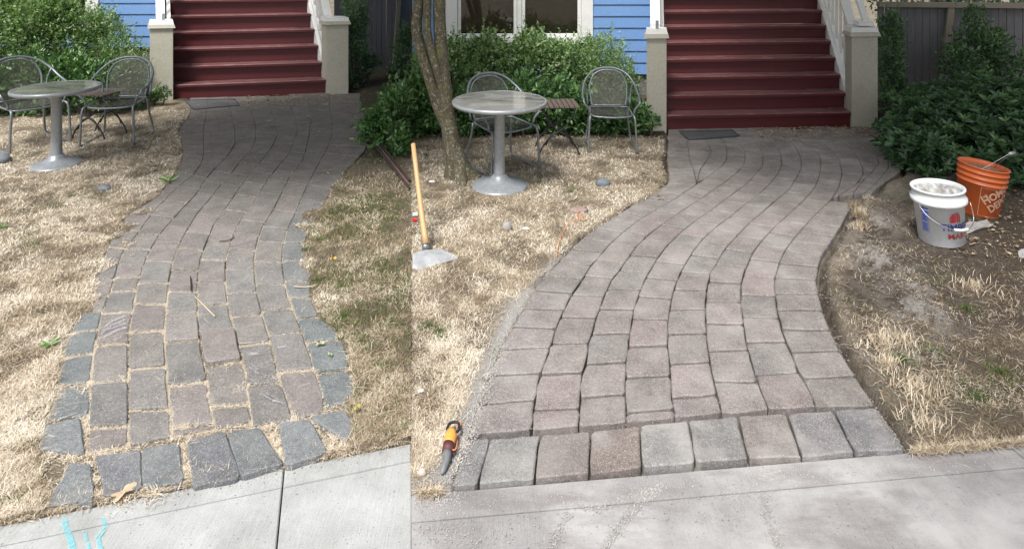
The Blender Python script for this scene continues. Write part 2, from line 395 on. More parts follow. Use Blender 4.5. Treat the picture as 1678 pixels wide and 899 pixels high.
LB = {
 'l0': [(311,170),(313,181),(311,191),(294,211),(301,246),(298,266),(288,288),(271,306),(259,323),(220,345),(188,377),(171,422),(158,453),(152,483),(128,518),(108,558),(102,592),(94,628),(89,660),(70,700)],
 'l1': [(340,170),(338,190),(334,210),(334,235),(334,255),(330,268),(318,285),(295,303),(275,322),(254,343),(240,362),(224,385),(204,408),(194,430),(186,460),(177,489),(166,514),(159,546),(154,576),(148,620),(147,656),(145,701),(142,740)],
 'l2': [(375,170),(385,210),(385,235),(376,252),(354,274),(335,295),(322,318),(305,335),(290,352),(272,372),(263,382),(249,404),(241,418),(233,441),(226,465),(222,486),(220,500),(213,530),(210,570),(211,600),(211,640),(211,733)],
 'l3': [(408,170),(418,200),(420,225),(415,240),(408,252),(395,262),(384,277),(376,288),(357,308),(343,328),(327,344),(320,355),(310,371),(293,402),(283,428),(278,456),(274,485),(273,500),(269,546),(270,570),(272,600),(277,654),(282,716)],
 'l4': [(440,170),(452,200),(455,222),(446,240),(428,264),(415,279),(400,297),(379,327),(365,348),(350,368),(344,383),(335,405),(327,430),(323,463),(324,489),(323,510),(326,540),(330,570),(337,600),(340,640),(344,667),(352,703)],
 'l5': [(474,170),(484,195),(488,215),(480,235),(473,253),(454,275),(439,292),(428,312),(415,330),(400,352),(390,369),(383,385),(374,410),(370,425),(370,453),(371,489),(375,506),(384,536),(390,566),(400,600),(407,654),(414,690)],
 'l6': [(505,170),(510,200),(507,220),(503,239),(497,261),(484,280),(475,288),(459,322),(447,345),(433,366),(424,388),(418,411),(416,438),(418,460),(422,490),(430,516),(440,550),(448,580),(458,620),(468,650),(482,677)],
 'l7': [(540,170),(545,200),(545,220),(540,235),(533,250),(522,268),(512,288),(503,305),(495,322),(486,345),(476,365),(468,383),(462,414),(463,452),(468,469),(474,491),(484,516),(494,540),(504,566),(514,600),(528,640),(534,660)],
 'l8': [(590,170),(600,200),(605,225),(599,247),(584,261),(563,283),(548,305),(532,331),(515,362),(505,378),(500,397),(505,411),(508,431),(510,461),(508,484),(518,514),(550,542),(566,560),(574,604),(580,626),(582,660)],
}
def bx(B, k, y):
    a = np.array(B[k], dtype=float); return np.interp(y, a[:, 1], a[:, 0])

def slope_r(y): return float(np.interp(y, [215,240,260,280,300,320,350,400,430,450,483,520,565,612,660,700], [0,0,.02,.06,.10,.12,.13,.10,.10,.09,.04,.01,-.02,-.05,-.08,-.09]))
def slope_l(y): return float(np.interp(y, [170,220,260,300,370,400,440,500,560,620,700], [-.03,0,.12,.15,.10,.05,.03,0,-.05,-.1,-.16]))

RCOL = [  # left line, right line, joints from the front row upwards (row at left line, row at right line), top row
 ('b0','b1',[(713,705),(662,655),(614,610),(572,568),(535,537),(505,506),(475,480),(452,456),(428,433),(408,413),(390,397),(373,380),(359,366),(346,354),(334,341),(323,330),(312,319),(300,302)],300),
 ('b1','b2',[(705,698),(671,668),(613,610),(563,561),(519,520),(483,485),(452,456),(425,431),(400,404),(378,385),(361,366),(344,351),(330,336),(316,323),(304,310),(292,297),(281,285),(272,276),(264,265)],202),
 ('b2','b3',[(698,692),(651,645),(596,592),(547,545),(506,507),(474,474),(442,447),(418,421),(392,397)],202),
 ('b3','b4',[(692,684),(676,669),(618,614),(567,565),(522,523),(485,489),(454,459),(428,433),(402,408),(382,388)],202),
 ('b4','b5',[(684,677),(651,645),(596,592),(547,546),(508,507),(474,475),(445,448),(417,423),(395,400),(376,382)],202),
 ('b5','b6',[(677,671),(624,625),(575,572),(530,531),(494,494),(461,464),(433,438),(408,414),(387,392)],202),
 ('b6','b7',[(671,667),(613,609),(560,559),(518,521),(482,485),(452,454),(424,429),(401,407),(380,387)],202),
 ('b7','b8',[(667,664),(619,616),(576,574),(539,540),(508,508),(482,481),(455,458),(431,437),(411,419),(396,402),(380,387),(367,372),(351,357),(340,344),(328,333)],326),
 ('b0','a1',[(301,302),(289,288),(278,277)],202),
 ('a1','a2',[(296,294),(283,283)],202),
 ('a2','b1',[(297,293),(283,280)],202),
 ('b7','c1',[(322,322),(312,313)],202), ('c1','c2',[(321,319)],202), ('c2','c3',[(318,316)],202), ('c3','b8',[(326,324)],202),
]
LCOL = [
 ('l0','l1',[(690,682),(632,626),(588,577),(545,538),(512,508),(483,483),(455,457),(429,431),(404,407)],148),
 ('l1','l2',[(742,728),(701,697),(628,622),(566,562),(514,510),(478,475),(455,453),(432,436),(407,408),(384,384)],148),
 ('l2','l3',[(730,716),(673,669),(605,600),(544,540),(497,498),(464,463),(427,429),(398,398),(371,372)],148),
 ('l3','l4',[(716,703),(700,694),(632,624),(560,557),(512,513),(477,477),(440,442),(406,410),(380,383)],148),
 ('l4','l5',[(702,692),(666,661),(600,591),(540,537),(497,497),(460,462),(425,426),(392,395),(367,370)],148),
 ('l5','l6',[(701,687),(630,626),(566,560),(518,515),(480,478),(441,442),(407,410),(382,386),(360,364)],148),
 ('l6','l7',[(686,676),(610,604),(548,544),(508,504),(464,466),(428,430),(394,397),(371,374)],148),
 ('l7','l8',[(668,655),(610,604),(560,555),(521,518),(488,487),(460,461),(427,427),(397,397),(378,378)],148),
]
FRONT_R = [((769,714),(803,714),(782,794),(738,796)), ((804,714),(886,709),(874,785),(783,793)), ((887,709),(968,704),(965,777),(875,785)),
 ((969,703),(1048,694),(1052,766),(966,776)), ((1049,693),(1127,686),(1139,758),(1053,766)), ((1128,685),(1208,679),(1227,752),(1140,758)),
 ((1209,678),(1288,675),(1314,750),(1228,752)), ((1289,674),(1364,669),(1401,741),(1315,749)), ((1366,669),(1434,665),(1485,737),(1403,741))]
FRONT_L = [((116,757),(148,760),(153,822),(77,826)), ((158,748),(230,738),(233,799),(170,812)), ((234,735),(294,726),(302,789),(236,797)),
 ((308,721),(368,706),(393,779),(318,794)), ((373,710),(425,701),(464,758),(395,778)), ((457,695),(507,689),(536,740),(468,763)),
 ((509,683),(565,672),(584,701),(566,720)), ((57,702),(131,684),(138,742),(64,735))]

def cols_to_quads(B, C, k, slope, rnd):
    out = []
    for ci, (a, b, js, ytop) in enumerate(C):
        js = [tuple(map(float, j)) for j in js]
        while True:
            ym = (js[-1][0] + js[-1][1]) / 2
            step = k * (ym + 65) ** 2 * (1 + rnd.uniform(-.10, .12))
            if ym - step < ytop + 2: break
            ym -= step; xw = float(bx(B, b, ym) - bx(B, a, ym)); s = slope(ym) * xw / 2
            js.append((ym - s, ym + s))
        for j0, j1 in zip(js, js[1:]):
            q = ((bx(B, a, j1[0]), j1[0]), (bx(B, b, j1[1]), j1[1]), (bx(B, b, j0[1]), j0[1]), (bx(B, a, j0[0]), j0[0]))
            if q[1][0] - q[0][0] < 5 and q[2][0] - q[3][0] < 5: continue
            out.append((ci, q))
    return out

CURVE = {}
def paver_mesh(q, gap, hgt, thick, rnd, tilt=0.0, n_mid=0, rough=.004, corner=.012, mids=None):
    """q: four world corners (TL, TR, BR, BL) seen from above; returns ring-built stone with worn, bevelled edges"""
    P = [Vector((p.x, p.y, 0)) for p in q]; c = sum(P, Vector()) / 4
    R = []; A_, B_ = .62, 1.9                     # da moves away from the next edge, db away from the previous one
    gx = ((B_, A_), (A_, B_), (B_, A_), (A_, B_))
    for i in range(4):
        p, a, b = P[i], P[i - 1], P[(i + 1) % 4]
        da = (a - p).normalized(); db = (b - p).normalized()
        la, lb = (a - p).length, (b - p).length
        s = abs(da.cross(db).z) + 1e-4
        pi = p + (da * (gap * gx[i][0]) + db * (gap * gx[i][1])) / max(s, .35)
        ca = min(corner * rnd.uniform(.6, 1.4), la * .25); cb = min(corner * rnd.uniform(.6, 1.4), lb * .25)
        R.append(pi + da * ca)
        R.append(pi + (da * ca + db * cb) * .28)
        R.append(pi + db * cb)
        if n_mid:
            nb = P[(i + 1) % 4]; m0 = (p + nb) / 2; inn = Vector((-(nb - p).y, (nb - p).x, 0)).normalized(); inn = inn if inn.dot(c - m0) > 0 else -inn
            gg = gap * (B_ if i in (0, 2) else A_)
            cm = mids.get(i) if mids else None
            for f_ in ((.3, .7) if n_mid > 1 else (.5,)):
                base_ = p.lerp(nb, f_)
                if cm is not None: base_ = base_ + (cm - m0) * (4 * f_ * (1 - f_))
                R.append(base_ + inn * (gg + rnd.uniform(-rough, rough) * .5))
    R = [r + Vector((rnd.uniform(-1, 1), rnd.uniform(-1, 1), 0)) * rough * .4 for r in R]
    n = len(R); tx, ty = rnd.gauss(0, tilt), rnd.gauss(0, tilt)
    def z(p, d): return hgt + d + tx * (p.x - c.x) + ty * (p.y - c.y)
    bev = .005
    mb = MB(); vs = []
    for r in R: vs.append((r + (c - r).normalized() * bev * 1.3))
    top = [(v.x, v.y, z(v, 0)) for v in vs]; edge = [(r.x, r.y, z(r, -bev)) for r in R]; bot = [(r.x, r.y, hgt - thick) for r in R]
    mb.add(top + edge + bot, [tuple(range(n))[::-1]] + [(i, (i + 1) % n, n + (i + 1) % n, n + i) for i in range(n)] + [(n + i, n + (i + 1) % n, 2 * n + (i + 1) % n, 2 * n + i) for i in range(n)])
    return mb

JOINTS_L = []
def lay_path(quads, front, parent, gap, colf, rnd, tilt, hf, edges=None):
    BB, CC = (LB, LCOL) if edges is not None else (RB, RCOL)
    items = [(ci, q, False) for ci, q in quads] + [(-1, q, True) for q in front]
    ws = []
    for ci, q, fr in items:
        w = [W(*p) for p in q]
        area = (w[1] - w[0]).length * (w[3] - w[0]).length
        px = abs((q[2][0] - q[0][0]) * (q[2][1] - q[0][1]))
        ws.append((px, ci, q, w, fr))
        if edges is not None: edges.append((ci, q, w))
    ws.sort(key=lambda t: -t[0])
    rest = MB(); n = 0
    for px, ci, q, w, fr in ws:
        ym = sum(p[1] for p in q) / 4
        g = gap * (float(np.interp(ym, [230, 330, 470, 560], [.2, .45, .95, 1.25])) if edges is not None else float(np.interp(ym, [230, 330, 480], [.22, .7, 1.0])))
        near = ym > 420
        if fr and edges is not None: g = -.003
        hh, tl, th = hf(ci, q, fr)
        mids = None
        if ci >= 0 and not fr:
            mids = {}
            for ii, key, ya, yb in ((1, CC[ci][1], q[1][1], q[2][1]), (3, CC[ci][0], q[0][1], q[3][1])):
                Ya, Yb = F * H / (ya + 65), F * H / (yb + 65); ym_ = F * H / ((Ya + Yb) / 2) - 65; mw = W(float(bx(BB, key, ym_)), ym_); mids[ii] = Vector((mw.x, mw.y, 0))
        mb = paver_mesh(w, g, hh, .06, rnd, tl, (2 if ym > 560 else 1) if near or mids else 0, .007 if near else .002, (.020 if edges is not None else .012) if near else .007, mids=mids)
        if n < 299:
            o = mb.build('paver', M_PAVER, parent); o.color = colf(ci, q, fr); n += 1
        else:
            rest.v, rest.f = rest.add(mb.v, mb.f).v, rest.f
    if rest.v:
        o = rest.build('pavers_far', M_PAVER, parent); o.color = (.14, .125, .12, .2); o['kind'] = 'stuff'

# ------------------------------------------------------------------ ground
def img(X, Y): return X / Y * F + CX, F * H / Y + HY
def side_line(X, Y, p, q):
    """signed distance (m) on the far side of the line through ground points p,q"""
    d = (q - p); L = math.hypot(d.x, d.y); nx, ny = -d.y / L, d.x / L
    return (X - p.x) * nx + (Y - p.y) * ny
SWL = (W(0, 862, -.02), W(672, 727, -.02)); SWR = (W(738, 806, -.022), W(1487, 742, -.022))

def left_fields(X, Y):
    x, y = img(X, Y); m = Y / F
    l0, l8 = bx(LB, 'l0', y), bx(LB, 'l8', y)
    rag = fbm(X * 7, Y * 7, 15); ramp_ = np.clip((y - 280) / 80, 0, 1)
    inp = (x > l0 - 2 + 140 * ramp_ * np.clip(rag - .42, 0, 1) * np.clip((620 - y) / 120, .35, 1)) & (x < l8 + 2 - 80 * ramp_ * np.clip(rag - .40, 0, 1)) & (y > 148)
    inp &= ~((y > 690) & ((x < 60) | (x > 575)))
    front = (y > 690)
    nz = fbm(X * 9, Y * 9, 3); n2 = fbm(X * 2.2, Y * 2.2, 5)
    dist = side_line(X, Y, *SWL)
    de = np.where(x < (l0 + l8) / 2, (l0 - x) * m, (x - l8) * m)            # metres outside the path
    z = -.012 + .022 * nz + .012 * fbm(X * 30, Y * 30, 9)
    z = np.where(inp, np.where(y > 430, -.017, -.020) + .008 * nz, z)
    right = x > (l0 + l8) / 2
    soil = np.clip(.0 + (n2 - .5) * 1.3 + np.where(right, .35, 0), 0, 1)
    soil = np.where(inp, np.clip(.9 - (y - 330) / 260, .12, .9), soil)
    hole = np.clip((.43 - fbm(X * 6, Y * 6, 91)) * 9, 0, 1); soil = np.where(inp, soil, np.maximum(soil, hole * .6))
    soil = np.where(y < 165, 1, soil)
    soil = np.where((x > 560) & (y < 260), 1, soil)
    green = np.clip((fbm(X * 3.1 + 7, Y * 3.1, 21) - np.where(right, .43, .52)) * 4, 0, 1) * np.where(right, .85, .28)
    green = np.where(inp, 0, green)
    dust = np.zeros_like(X)
    z = np.where(dist < .003, -.075, z)
    return z, soil, green, dust, inp, de, dist
def soil_near(x, b8): return np.clip(1.3 - (x - b8) / 220.0, 0, 1)
def right_fields(X, Y):
    x, y = img(X, Y); m = Y / F
    b0, b8 = bx(RB, 'b0', y), bx(RB, 'b8', y)
    b0 = np.where(y > 713, 768 - (y - 713) * .38, b0); b8 = np.where(y > 664, 1434 + (y - 664) * .70, b8)
    inp = (x >= b0 + 1) & (x <= b8) & (y > 200)
    dist = side_line(X, Y, *SWR)
    dl = (b0 - x) * m; dr = (x - b8) * m
    nz = fbm(X * 9, Y * 9, 33); n2 = fbm(X * 2.2, Y * 2.2, 35)
    z = -.016 + .02 * nz + .01 * fbm(X * 30, Y * 30, 39)
    # bare, dug-over strip with mounds on the right
    mound = np.zeros_like(X)
    for (px, py, r, h) in ((1430, 420, .22, .055), (1500, 480, .2, .04), (1420, 340, .25, .05), (1520, 520, .2, .03), (1450, 300, .2, .04), (1405, 385, .12, .03)):
        c = W(px, py); mound += h * np.exp(-((X - c.x) ** 2 + (Y - c.y) ** 2) / (2 * (r * .5) ** 2))
    wob = .02 * (fbm(X * 5, Y * 5, 77) - .5)
    trench = np.exp(-((np.clip(dr, 0, 9) - .025) / (.035 + wob)) ** 2) * (dr > 0)
    rz = z + mound * (.6 + .8 * nz) + .04 * (fbm(X * 14, Y * 14, 40) - .5) + .022 * (fbm(X * 55, Y * 55, 44) - .5) * (soil_near(x, b8)) - .075 * trench
    tl = np.exp(-((np.clip(dl, 0, 9) - .015) / .022) ** 2) * (dl > 0) * (y < 470) * (fbm(X * 7, Y * 7, 81) > .42)
    lz = z - .05 * tl
    z = np.where(dr > 0, rz, np.where(dl > 0, lz, z)); z = np.where(inp, -.045, z)
    soil = np.clip(.0 + (n2 - .5) * 1.3, 0, 1)
    brown = np.clip((x - b8) / 60.0, 0, 1) * np.clip((780 - y) / 200, 0.45, 1)
    soil = np.where(dr > 0, np.clip(.12 + brown * .85 + (n2 - .45) * 1.2 + trench, 0, 1), soil)
    hole = np.clip((.43 - fbm(X * 6, Y * 6, 92)) * 9, 0, 1); soil = np.maximum(soil, hole * .6)
    soil = np.where((y < 225) | (tl > .3), 1, soil)
    dust = np.where(dl > 0, np.exp(-(dl / (.05 + .09 * fbm(X * 6, Y * 6, 50))) ** 2) * np.clip((y - 380) / 120, 0, 1), 0)
    patches = .18 * soil_near(x, b8)
    for (px, py, r) in ((1430, 425, .16), (1500, 475, .09), (1510, 515, .13), (1500, 575, .1), (1400, 300, .2), (1420, 360, .15)):
        c = W(px, py); patches += np.exp(-((X - c.x) ** 2 + (Y - c.y) ** 2) / (2 * (r * .7) ** 2)) * (.4 + .8 * nz)
    dust = np.where(dr > 0, np.clip(patches, 0, .8) * np.clip((fbm(X * 26, Y * 26, 71) - .40) * 6, 0, 1) * .8, dust)
    dust = np.where((dist < .05) & (dist > -.02) & (dl > 0), np.maximum(dust, .5), dust)
    green = np.clip((fbm(X * 3.1 + 7, Y * 3.1, 61) - .56) * 4, 0, 1) * .35
    green = np.where(inp, 0, green)
    z = np.where(dist < .012, -.075, z)
    return z, soil, green, dust, inp, dl, dr, dist

def ground_sheet(name, u0, u1, fields, label_mat, nu=330, nv=330):
    u = np.linspace(u0, u1, nu); Yv = np.geomspace(1.0, 16.0, nv)
    U, V = np.meshgrid(u, Yv); X = (U * V).ravel(); Y = V.ravel()
    r = fields(X, Y); z = r[0]
    idx = np.arange(nu * nv).reshape(nv, nu)
    q = np.stack([idx[:-1, :-1].ravel(), idx[:-1, 1:].ravel(), idx[1:, 1:].ravel(), idx[1:, :-1].ravel()], 1)
    o = np_mesh(name, np.stack([X, Y, z], 1), [q], label_mat, {'soil': r[1], 'green': r[2], 'dust': r[3]}, smooth=True)
    o['kind'] = 'structure'; return o
ground_sheet('lawn', -1.7, SEAM, left_fields, M_LAWN)
ground_sheet('lawn', SEAM, 1.7, right_fields, M_LAWN, nu=420)
mb = MB(); mb.add([(-90, -60, -.14), (90, -60, -.14), (90, 160, -.14), (-90, 160, -.14)], [(0, 1, 2, 3)])
tag(mb.build('ground', simple('bare_ground', (.12, .10, .07), (.2, .17, .12), .6, 1)), kind='structure')

# sidewalks: slabs with a tooled border strip, in one concrete per garden
def sidewalk(name, p, q, mat, ua, ub, joint=None, edge=.10, z=-.02, lr='L'):
    d = (q - p).normalized(); n = Vector((d.y, -d.x, 0))             # n points towards the camera
    root = MB()
    def at(s, t): return p + d * s + n * t
    def clip_s(t, s_far):                                           # where a line at offset t meets the seam plane
        a = at(0, t); k = (SEAM * a.y - a.x) / (d.x - SEAM * d.y); return k
    pieces = []
    bandw = [(0, edge), (edge + .0006, 1.55)]
    for bi, (t0, t1) in enumerate(bandw):
        sl = []
        if lr == 'L': sl = [(-9, -3.4), (-3.392, joint - .0025), (joint + .0025, None)]
        else: sl = [(None, joint - .0025), (joint + .0025, 9)]
        for (s0, s1) in sl:
            a0 = clip_s(t0, 0) if s0 is None else s0; a1 = clip_s(t1, 0) if s0 is None else s0
            b0 = clip_s(t0, 0) if s1 is None else s1; b1 = clip_s(t1, 0) if s1 is None else s1
            zz = z - (.0 if bi == 0 else .0025)
            P = [at(a0, t0), at(b0, t0), at(b1, t1), at(a1, t1)]
            be = .004
            c = sum(P, Vector()) / 4
            T = [Vector((v.x, v.y, zz)) + (c - v).normalized() * be for v in P]
            E = [Vector((v.x, v.y, zz - be)) for v in P]; B = [Vector((v.x, v.y, -.11)) for v in P]
            m_ = MB(); m_.add([tuple(v) for v in T + E + B], [(3, 2, 1, 0)] + [(i, (i + 1) % 4, 4 + (i + 1) % 4, 4 + i) for i in range(4)] + [(4 + i, 4 + (i + 1) % 4, 8 + (i + 1) % 4, 8 + i) for i in range(4)])
            pieces.append(m_)
    base = pieces[-1].build(name, mat); base['kind'] = 'structure'
    for m_ in pieces[:-1]: m_.build('concrete_slab', mat, base)
    return base, p, d, n
jl = side = (W(466, 766, -.02) - SWL[0]).dot((SWL[1] - SWL[0]).normalized())
swl = sidewalk('sidewalk', SWL[0], SWL[1], M_CONC_L, 0, 1, joint=jl, edge=.085, lr='L')
swr = sidewalk('sidewalk', SWR[0], SWR[1], M_CONC_R, 0, 1, joint=(W(1655, 730, -.022) - SWR[0]).dot((SWR[1] - SWR[0]).normalized()), edge=.11, z=-.022, lr='R')
M_SPRAY = simple('turquoise_marking_paint', (.10, .55, .62), (.25, .6, .66), 60, .7)
m_, nt_, b_ = nodes_of('faded_turquoise_paint')
tr_ = nt_.nodes.new('ShaderNodeBsdfTransparent'); mx_ = nt_.nodes.new('ShaderNodeMixShader')
nt_.links.new(ramp(nt_, noise(nt_, pos(nt_), 70, 5, .8), [(.36, 0), (.6, .7)]), mx_.inputs[0])
b_.inputs['Base Color'].default_value = (.18, .60, .68, 1); b_.inputs['Roughness'].default_value = .8
nt_.links.new(tr_.outputs[0], mx_.inputs[1]); nt_.links.new(b_.outputs[0], mx_.inputs[2]); nt_.links.new(mx_.outputs[0], nt_.nodes['Material Output'].inputs[0])
M_SPRAY = m_
for pts, w in ((((104, 848), (108, 862), (114, 880), (120, 899), (124, 915)), 6), (((168, 848), (174, 862), (160, 880), (166, 905)), 4), (((138, 868), (142, 884), (148, 905)), 3)):
    mb = MB(); n = len(pts)
    for (x, y) in pts: mb.v += [tuple(W(x - w, y, -.0178)), tuple(W(x + w, y, -.0178))]
    mb.f = [(2 * i + 2, 2 * i + 3, 2 * i + 1, 2 * i) for i in range(n - 1)]
    mb.build('spray_mark', M_SPRAY, swl[0])

# ------------------------------------------------------------------ the two paver paths
rl, rr = random.Random(3), random.Random(5)
bed = MB(); bed.add([tuple(W(x, y, -.05)) for x, y in ((60, 800), (560, 740), (560, 560), (500, 420), (590, 250), (590, 175), (320, 175), (300, 280), (150, 480), (90, 640))], [tuple(range(10))])
PATH_L = bed.build('garden_path', M_BED); PATH_L['kind'] = 'structure'
bed = MB(); bed.add([tuple(W(x, y, -.052)) for x, y in ((760, 780), (1470, 730), (1420, 660), (1340, 500), (1345, 420), (1400, 340), (1470, 280), (1440, 216), (1097, 216), (1095, 300), (940, 410), (830, 560))], [tuple(range(12))])
PATH_R = bed.build('garden_path', M_BED); PATH_R['kind'] = 'structure'
def col_l(ci, q, fr):
    v = rl.uniform(.88, 1.14)
    if fr: c = (.165, .177, .182)
    elif ci in (0, 7) and q[0][1] > (500 if ci == 0 else 300): c = (.152, .168, .172) if q[0][1] > 490 else (.150, .158, .158)
    else: c = rl.choice([(.196, .182, .172), (.196, .184, .172), (.200, .180, .172), (.188, .180, .172), (.182, .178, .172)])
    if fr and q in (FRONT_L[1], FRONT_L[3]): c = (.15, .155, .165)
    v *= 1.18; k = float(np.interp(q[0][1], [260, 420], [.75, 0])); d = (.150, .134, .118); return tuple(c[i] * v * (1 - k) + d[i] * k for i in range(3)) + (.12,)  # rows towards the house mixed darker: shade put into the colour
def col_r(ci, q, fr):
    v = rr.uniform(.9, 1.13)
    if fr:
        i = FRONT_R.index(q); c = [(.235, .235, .232), (.24, .24, .235), (.245, .215, .205), (.23, .195, .178), (.285, .278, .27), (.24, .232, .226), (.23, .207, .193), (.222, .212, .215), (.208, .204, .21)][i]
        return (c[0] * v, c[1] * v, c[2] * v, [.5, .5, .3, .9, 1, .8, .7, .8, .6][i])
    if ci == 0: c = (.205, .190, .180) if q[0][1] < 500 else (.25, .228, .22)
    elif ci in (7, 14, 8): c = (.200, .183, .170)
    else: c = rr.choice([(.232, .206, .198), (.226, .203, .192), (.218, .198, .190), (.236, .203, .196), (.214, .200, .192)])
    v *= 1.1; k = float(np.interp(q[0][1], [240, 400], [.7, 0])); d = (.185, .165, .148); return tuple(c[i] * v * (1 - k) + d[i] * k for i in range(3)) + (.4,)  # far rows turn darker and browner, standing in for shade
RAISED = None
def h_l(ci, q, fr):
    ym = (q[0][1] + q[2][1]) / 2
    if ci == 4 and 540 < ym < 595: return .016, .004, 0
    return rl.gauss(.0005, .0022) + (.004 if fr else 0), .010, 0
def h_r(ci, q, fr):
    return rr.gauss(0, .0012), .004, 0
QL = cols_to_quads(LB, LCOL, 1.38e-4, slope_l, rl)
QR = cols_to_quads(RB, RCOL, 1.0e-4, slope_r, rr)
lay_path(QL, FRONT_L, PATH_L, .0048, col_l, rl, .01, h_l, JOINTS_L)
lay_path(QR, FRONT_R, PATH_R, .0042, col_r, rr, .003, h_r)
print('pavers', len(QL) + len(FRONT_L), len(QR) + len(FRONT_R))

# chalk scribbles left on the old pavers
m_, nt_, b_ = nodes_of('white_chalk')
tr_ = nt_.nodes.new('ShaderNodeBsdfTransparent'); mx_ = nt_.nodes.new('ShaderNodeMixShader')
nt_.links.new(ramp(nt_, noise(nt_, pos(nt_), 160, 4, .8), [(.45, 0), (.62, .7)]), mx_.inputs[0])
b_.inputs['Base Color'].default_value = (.62, .62, .70, 1); b_.inputs['Roughness'].default_value = .9
nt_.links.new(tr_.outputs[0], mx_.inputs[1]); nt_.links.new(b_.outputs[0], mx_.inputs[2]); nt_.links.new(mx_.outputs[0], nt_.nodes['Material Output'].inputs[0])
for pts, w in ((((166, 546), (180, 533), (194, 528), (205, 522)), 1.2), (((164, 553), (178, 548), (190, 540), (207, 536)), 1.4), (((170, 536), (182, 526), (207, 516)), 1), (((168, 541), (186, 536), (206, 529)), 1),
               (((404, 572), (406, 580), (424, 578), (424, 572)), 2), (((408, 600), (424, 612)), 2), (((412, 596), (424, 606)), 1.5),
               (((455, 569), (470, 566), (476, 574)), 1.5), (((430, 645), (446, 655), (466, 660), (462, 654)), 1.3), (((436, 643), (450, 650), (464, 663)), 1)):
    mb = MB(); n = len(pts)
    for (x, y) in pts: mb.v += [tuple(W(x - w * .5, y - w, .014)), tuple(W(x + w * .5, y + w, .014))]
    mb.f = [(2 * i, 2 * i + 1, 2 * i + 3, 2 * i + 2) for i in range(n - 1)]
    mb.build('chalk_mark', m_, PATH_L)

# ------------------------------------------------------------------ grass
def blades(name, X, Y, Z, L, wd, lean, tone, mat, kind='stuff', az=None, curl=.5):
    n = len(X); a = RNG.uniform(0, 2 * np.pi, n) if az is None else az
    dx, dy = np.cos(a), np.sin(a); hx = np.sin(lean); hz = np.cos(lean)
    sx, sy = -dy * wd / 2, dx * wd / 2
    l1 = lean + curl * RNG.uniform(.2, 1.2, n)
    mx, my, mz = X + dx * hx * L * .5, Y + dy * hx * L * .5, Z + hz * L * .5
    h2x, h2z = np.sin(l1), np.cos(l1)
    tw = RNG.normal(0, .22, n); c2, s2 = np.cos(a + tw), np.sin(a + tw)
    tx, ty, tz = mx + c2 * h2x * L * .5, my + s2 * h2x * L * .5, np.maximum(mz + h2z * L * .5, Z - .002)
    V = np.empty((n, 5, 3), np.float32)
    V[:, 0] = np.stack([X - sx, Y - sy, Z], 1); V[:, 1] = np.stack([X + sx, Y + sy, Z], 1)
    V[:, 2] = np.stack([mx + sx * .9, my + sy * .9, mz], 1); V[:, 3] = np.stack([mx - sx * .9, my - sy * .9, mz], 1)
    V[:, 4] = np.stack([tx, ty, tz], 1)
    b = np.arange(n) * 5
    q = np.stack([b, b + 1, b + 2, b + 3], 1); t = np.stack([b + 3, b + 2, b + 4], 1)
    keep = None
    o = np_mesh(name, V.reshape(-1, 3), [q, t], mat, {'tone': np.repeat(tone, 5)}); o['kind'] = kind
    return o
def sample_ground(n, u0, u1, y0=150, y1=960):
    u = RNG.uniform(u0, u1, n); y = RNG.uniform(y0, y1, n); Y = F * H / (y - HY); return u * Y, Y, y

def grow(side, n, u0, u1, fields, dens, name, mat, tonef, Lr, wr, leanr, curl=.5):
    X, Y, y = sample_ground(n, u0, u1)
    r = fields(X, Y); p = dens(X, Y, y, r); k = RNG.uniform(0, 1, n) < p
    X, Y, y = X[k], Y[k], y[k]; Z = r[0][k]; rr_ = [q[k] for q in r]
    m = len(X); far = np.clip(Y / 3.0, .75, 2.2)
    L = RNG.uniform(*Lr, m) * (0.85 + .15 * far); wd = RNG.uniform(*wr, m) * far
    lean = RNG.uniform(*leanr, m)
    # keep each garden's blades on its own side of the seam
    s = (SEAM * Y - X) if side == 'L' else (X - SEAM * Y)
    k2 = s > L * .15
    return blades(name, X[k2], Y[k2], Z[k2] + .001, L[k2], wd[k2], lean[k2], np.clip(tonef(X, Y, rr_)[k2], 0, 1), mat, curl=curl)

def dl_(X, Y, y, r):     # dry straw, old garden
    soil, green, inp, de, dist = r[1], r[2], r[4], r[5], r[6]
    p = np.where(inp, 0, .95 - .45 * soil * (de > .3) ) * np.where(dist > .0, 1, 0)
    p *= np.where(fbm(X * 6, Y * 6, 91) > .42, 1, .55)
    p = np.where(y < 178, 0, p); p = np.where((X / Y > (560 - CX) / F) & (y < 280), p * .25, p)
    return p
def hole_tone(X, Y, s_): return np.clip((.45 - fbm(X * 6, Y * 6, s_)) * 5, 0, .24)  # darker blades put the shadow between matted straws into their tone
def t_l(X, Y, r):
    right = (X / Y * F + CX) > 450
    return .84 + (fbm(X * 5, Y * 5, 19) - .5) * 1.3 - hole_tone(X, Y, 91) + RNG.normal(0, .24, len(X)) - np.where(right, .34, 0) - r[1] * .12
grow('L', 420000, -.86, SEAM, left_fields, dl_, 'dry_grass', M_STRAW, t_l, (.010, .038), (.0009, .0021), (.75, 1.54), curl=.25)
def outside(side, n, fields, seed_u):
    u = RNG.uniform(*seed_u, n); Y = np.exp(RNG.uniform(np.log(1.4), np.log(12), n)); X = u * Y; r = fields(X, Y); dist = r[6] if side == 'L' else r[7]
    k = (~r[4]) & (dist > .0); X, Y = X[k], Y[k]; Z = r[0][k]; m = len(X); far = np.clip(Y / 2.5, 1, 3)
    blades('dry_grass', X, Y, Z - .003, RNG.uniform(.015, .05, m) * far ** .5, RNG.uniform(.002, .004, m) * far, RNG.uniform(.7, 1.5, m), np.clip(.65 + (fbm(X * 5, Y * 5, 19) - .5) * 1.3 + RNG.normal(0, .2, m), 0, 1), M_STRAW, curl=.3)
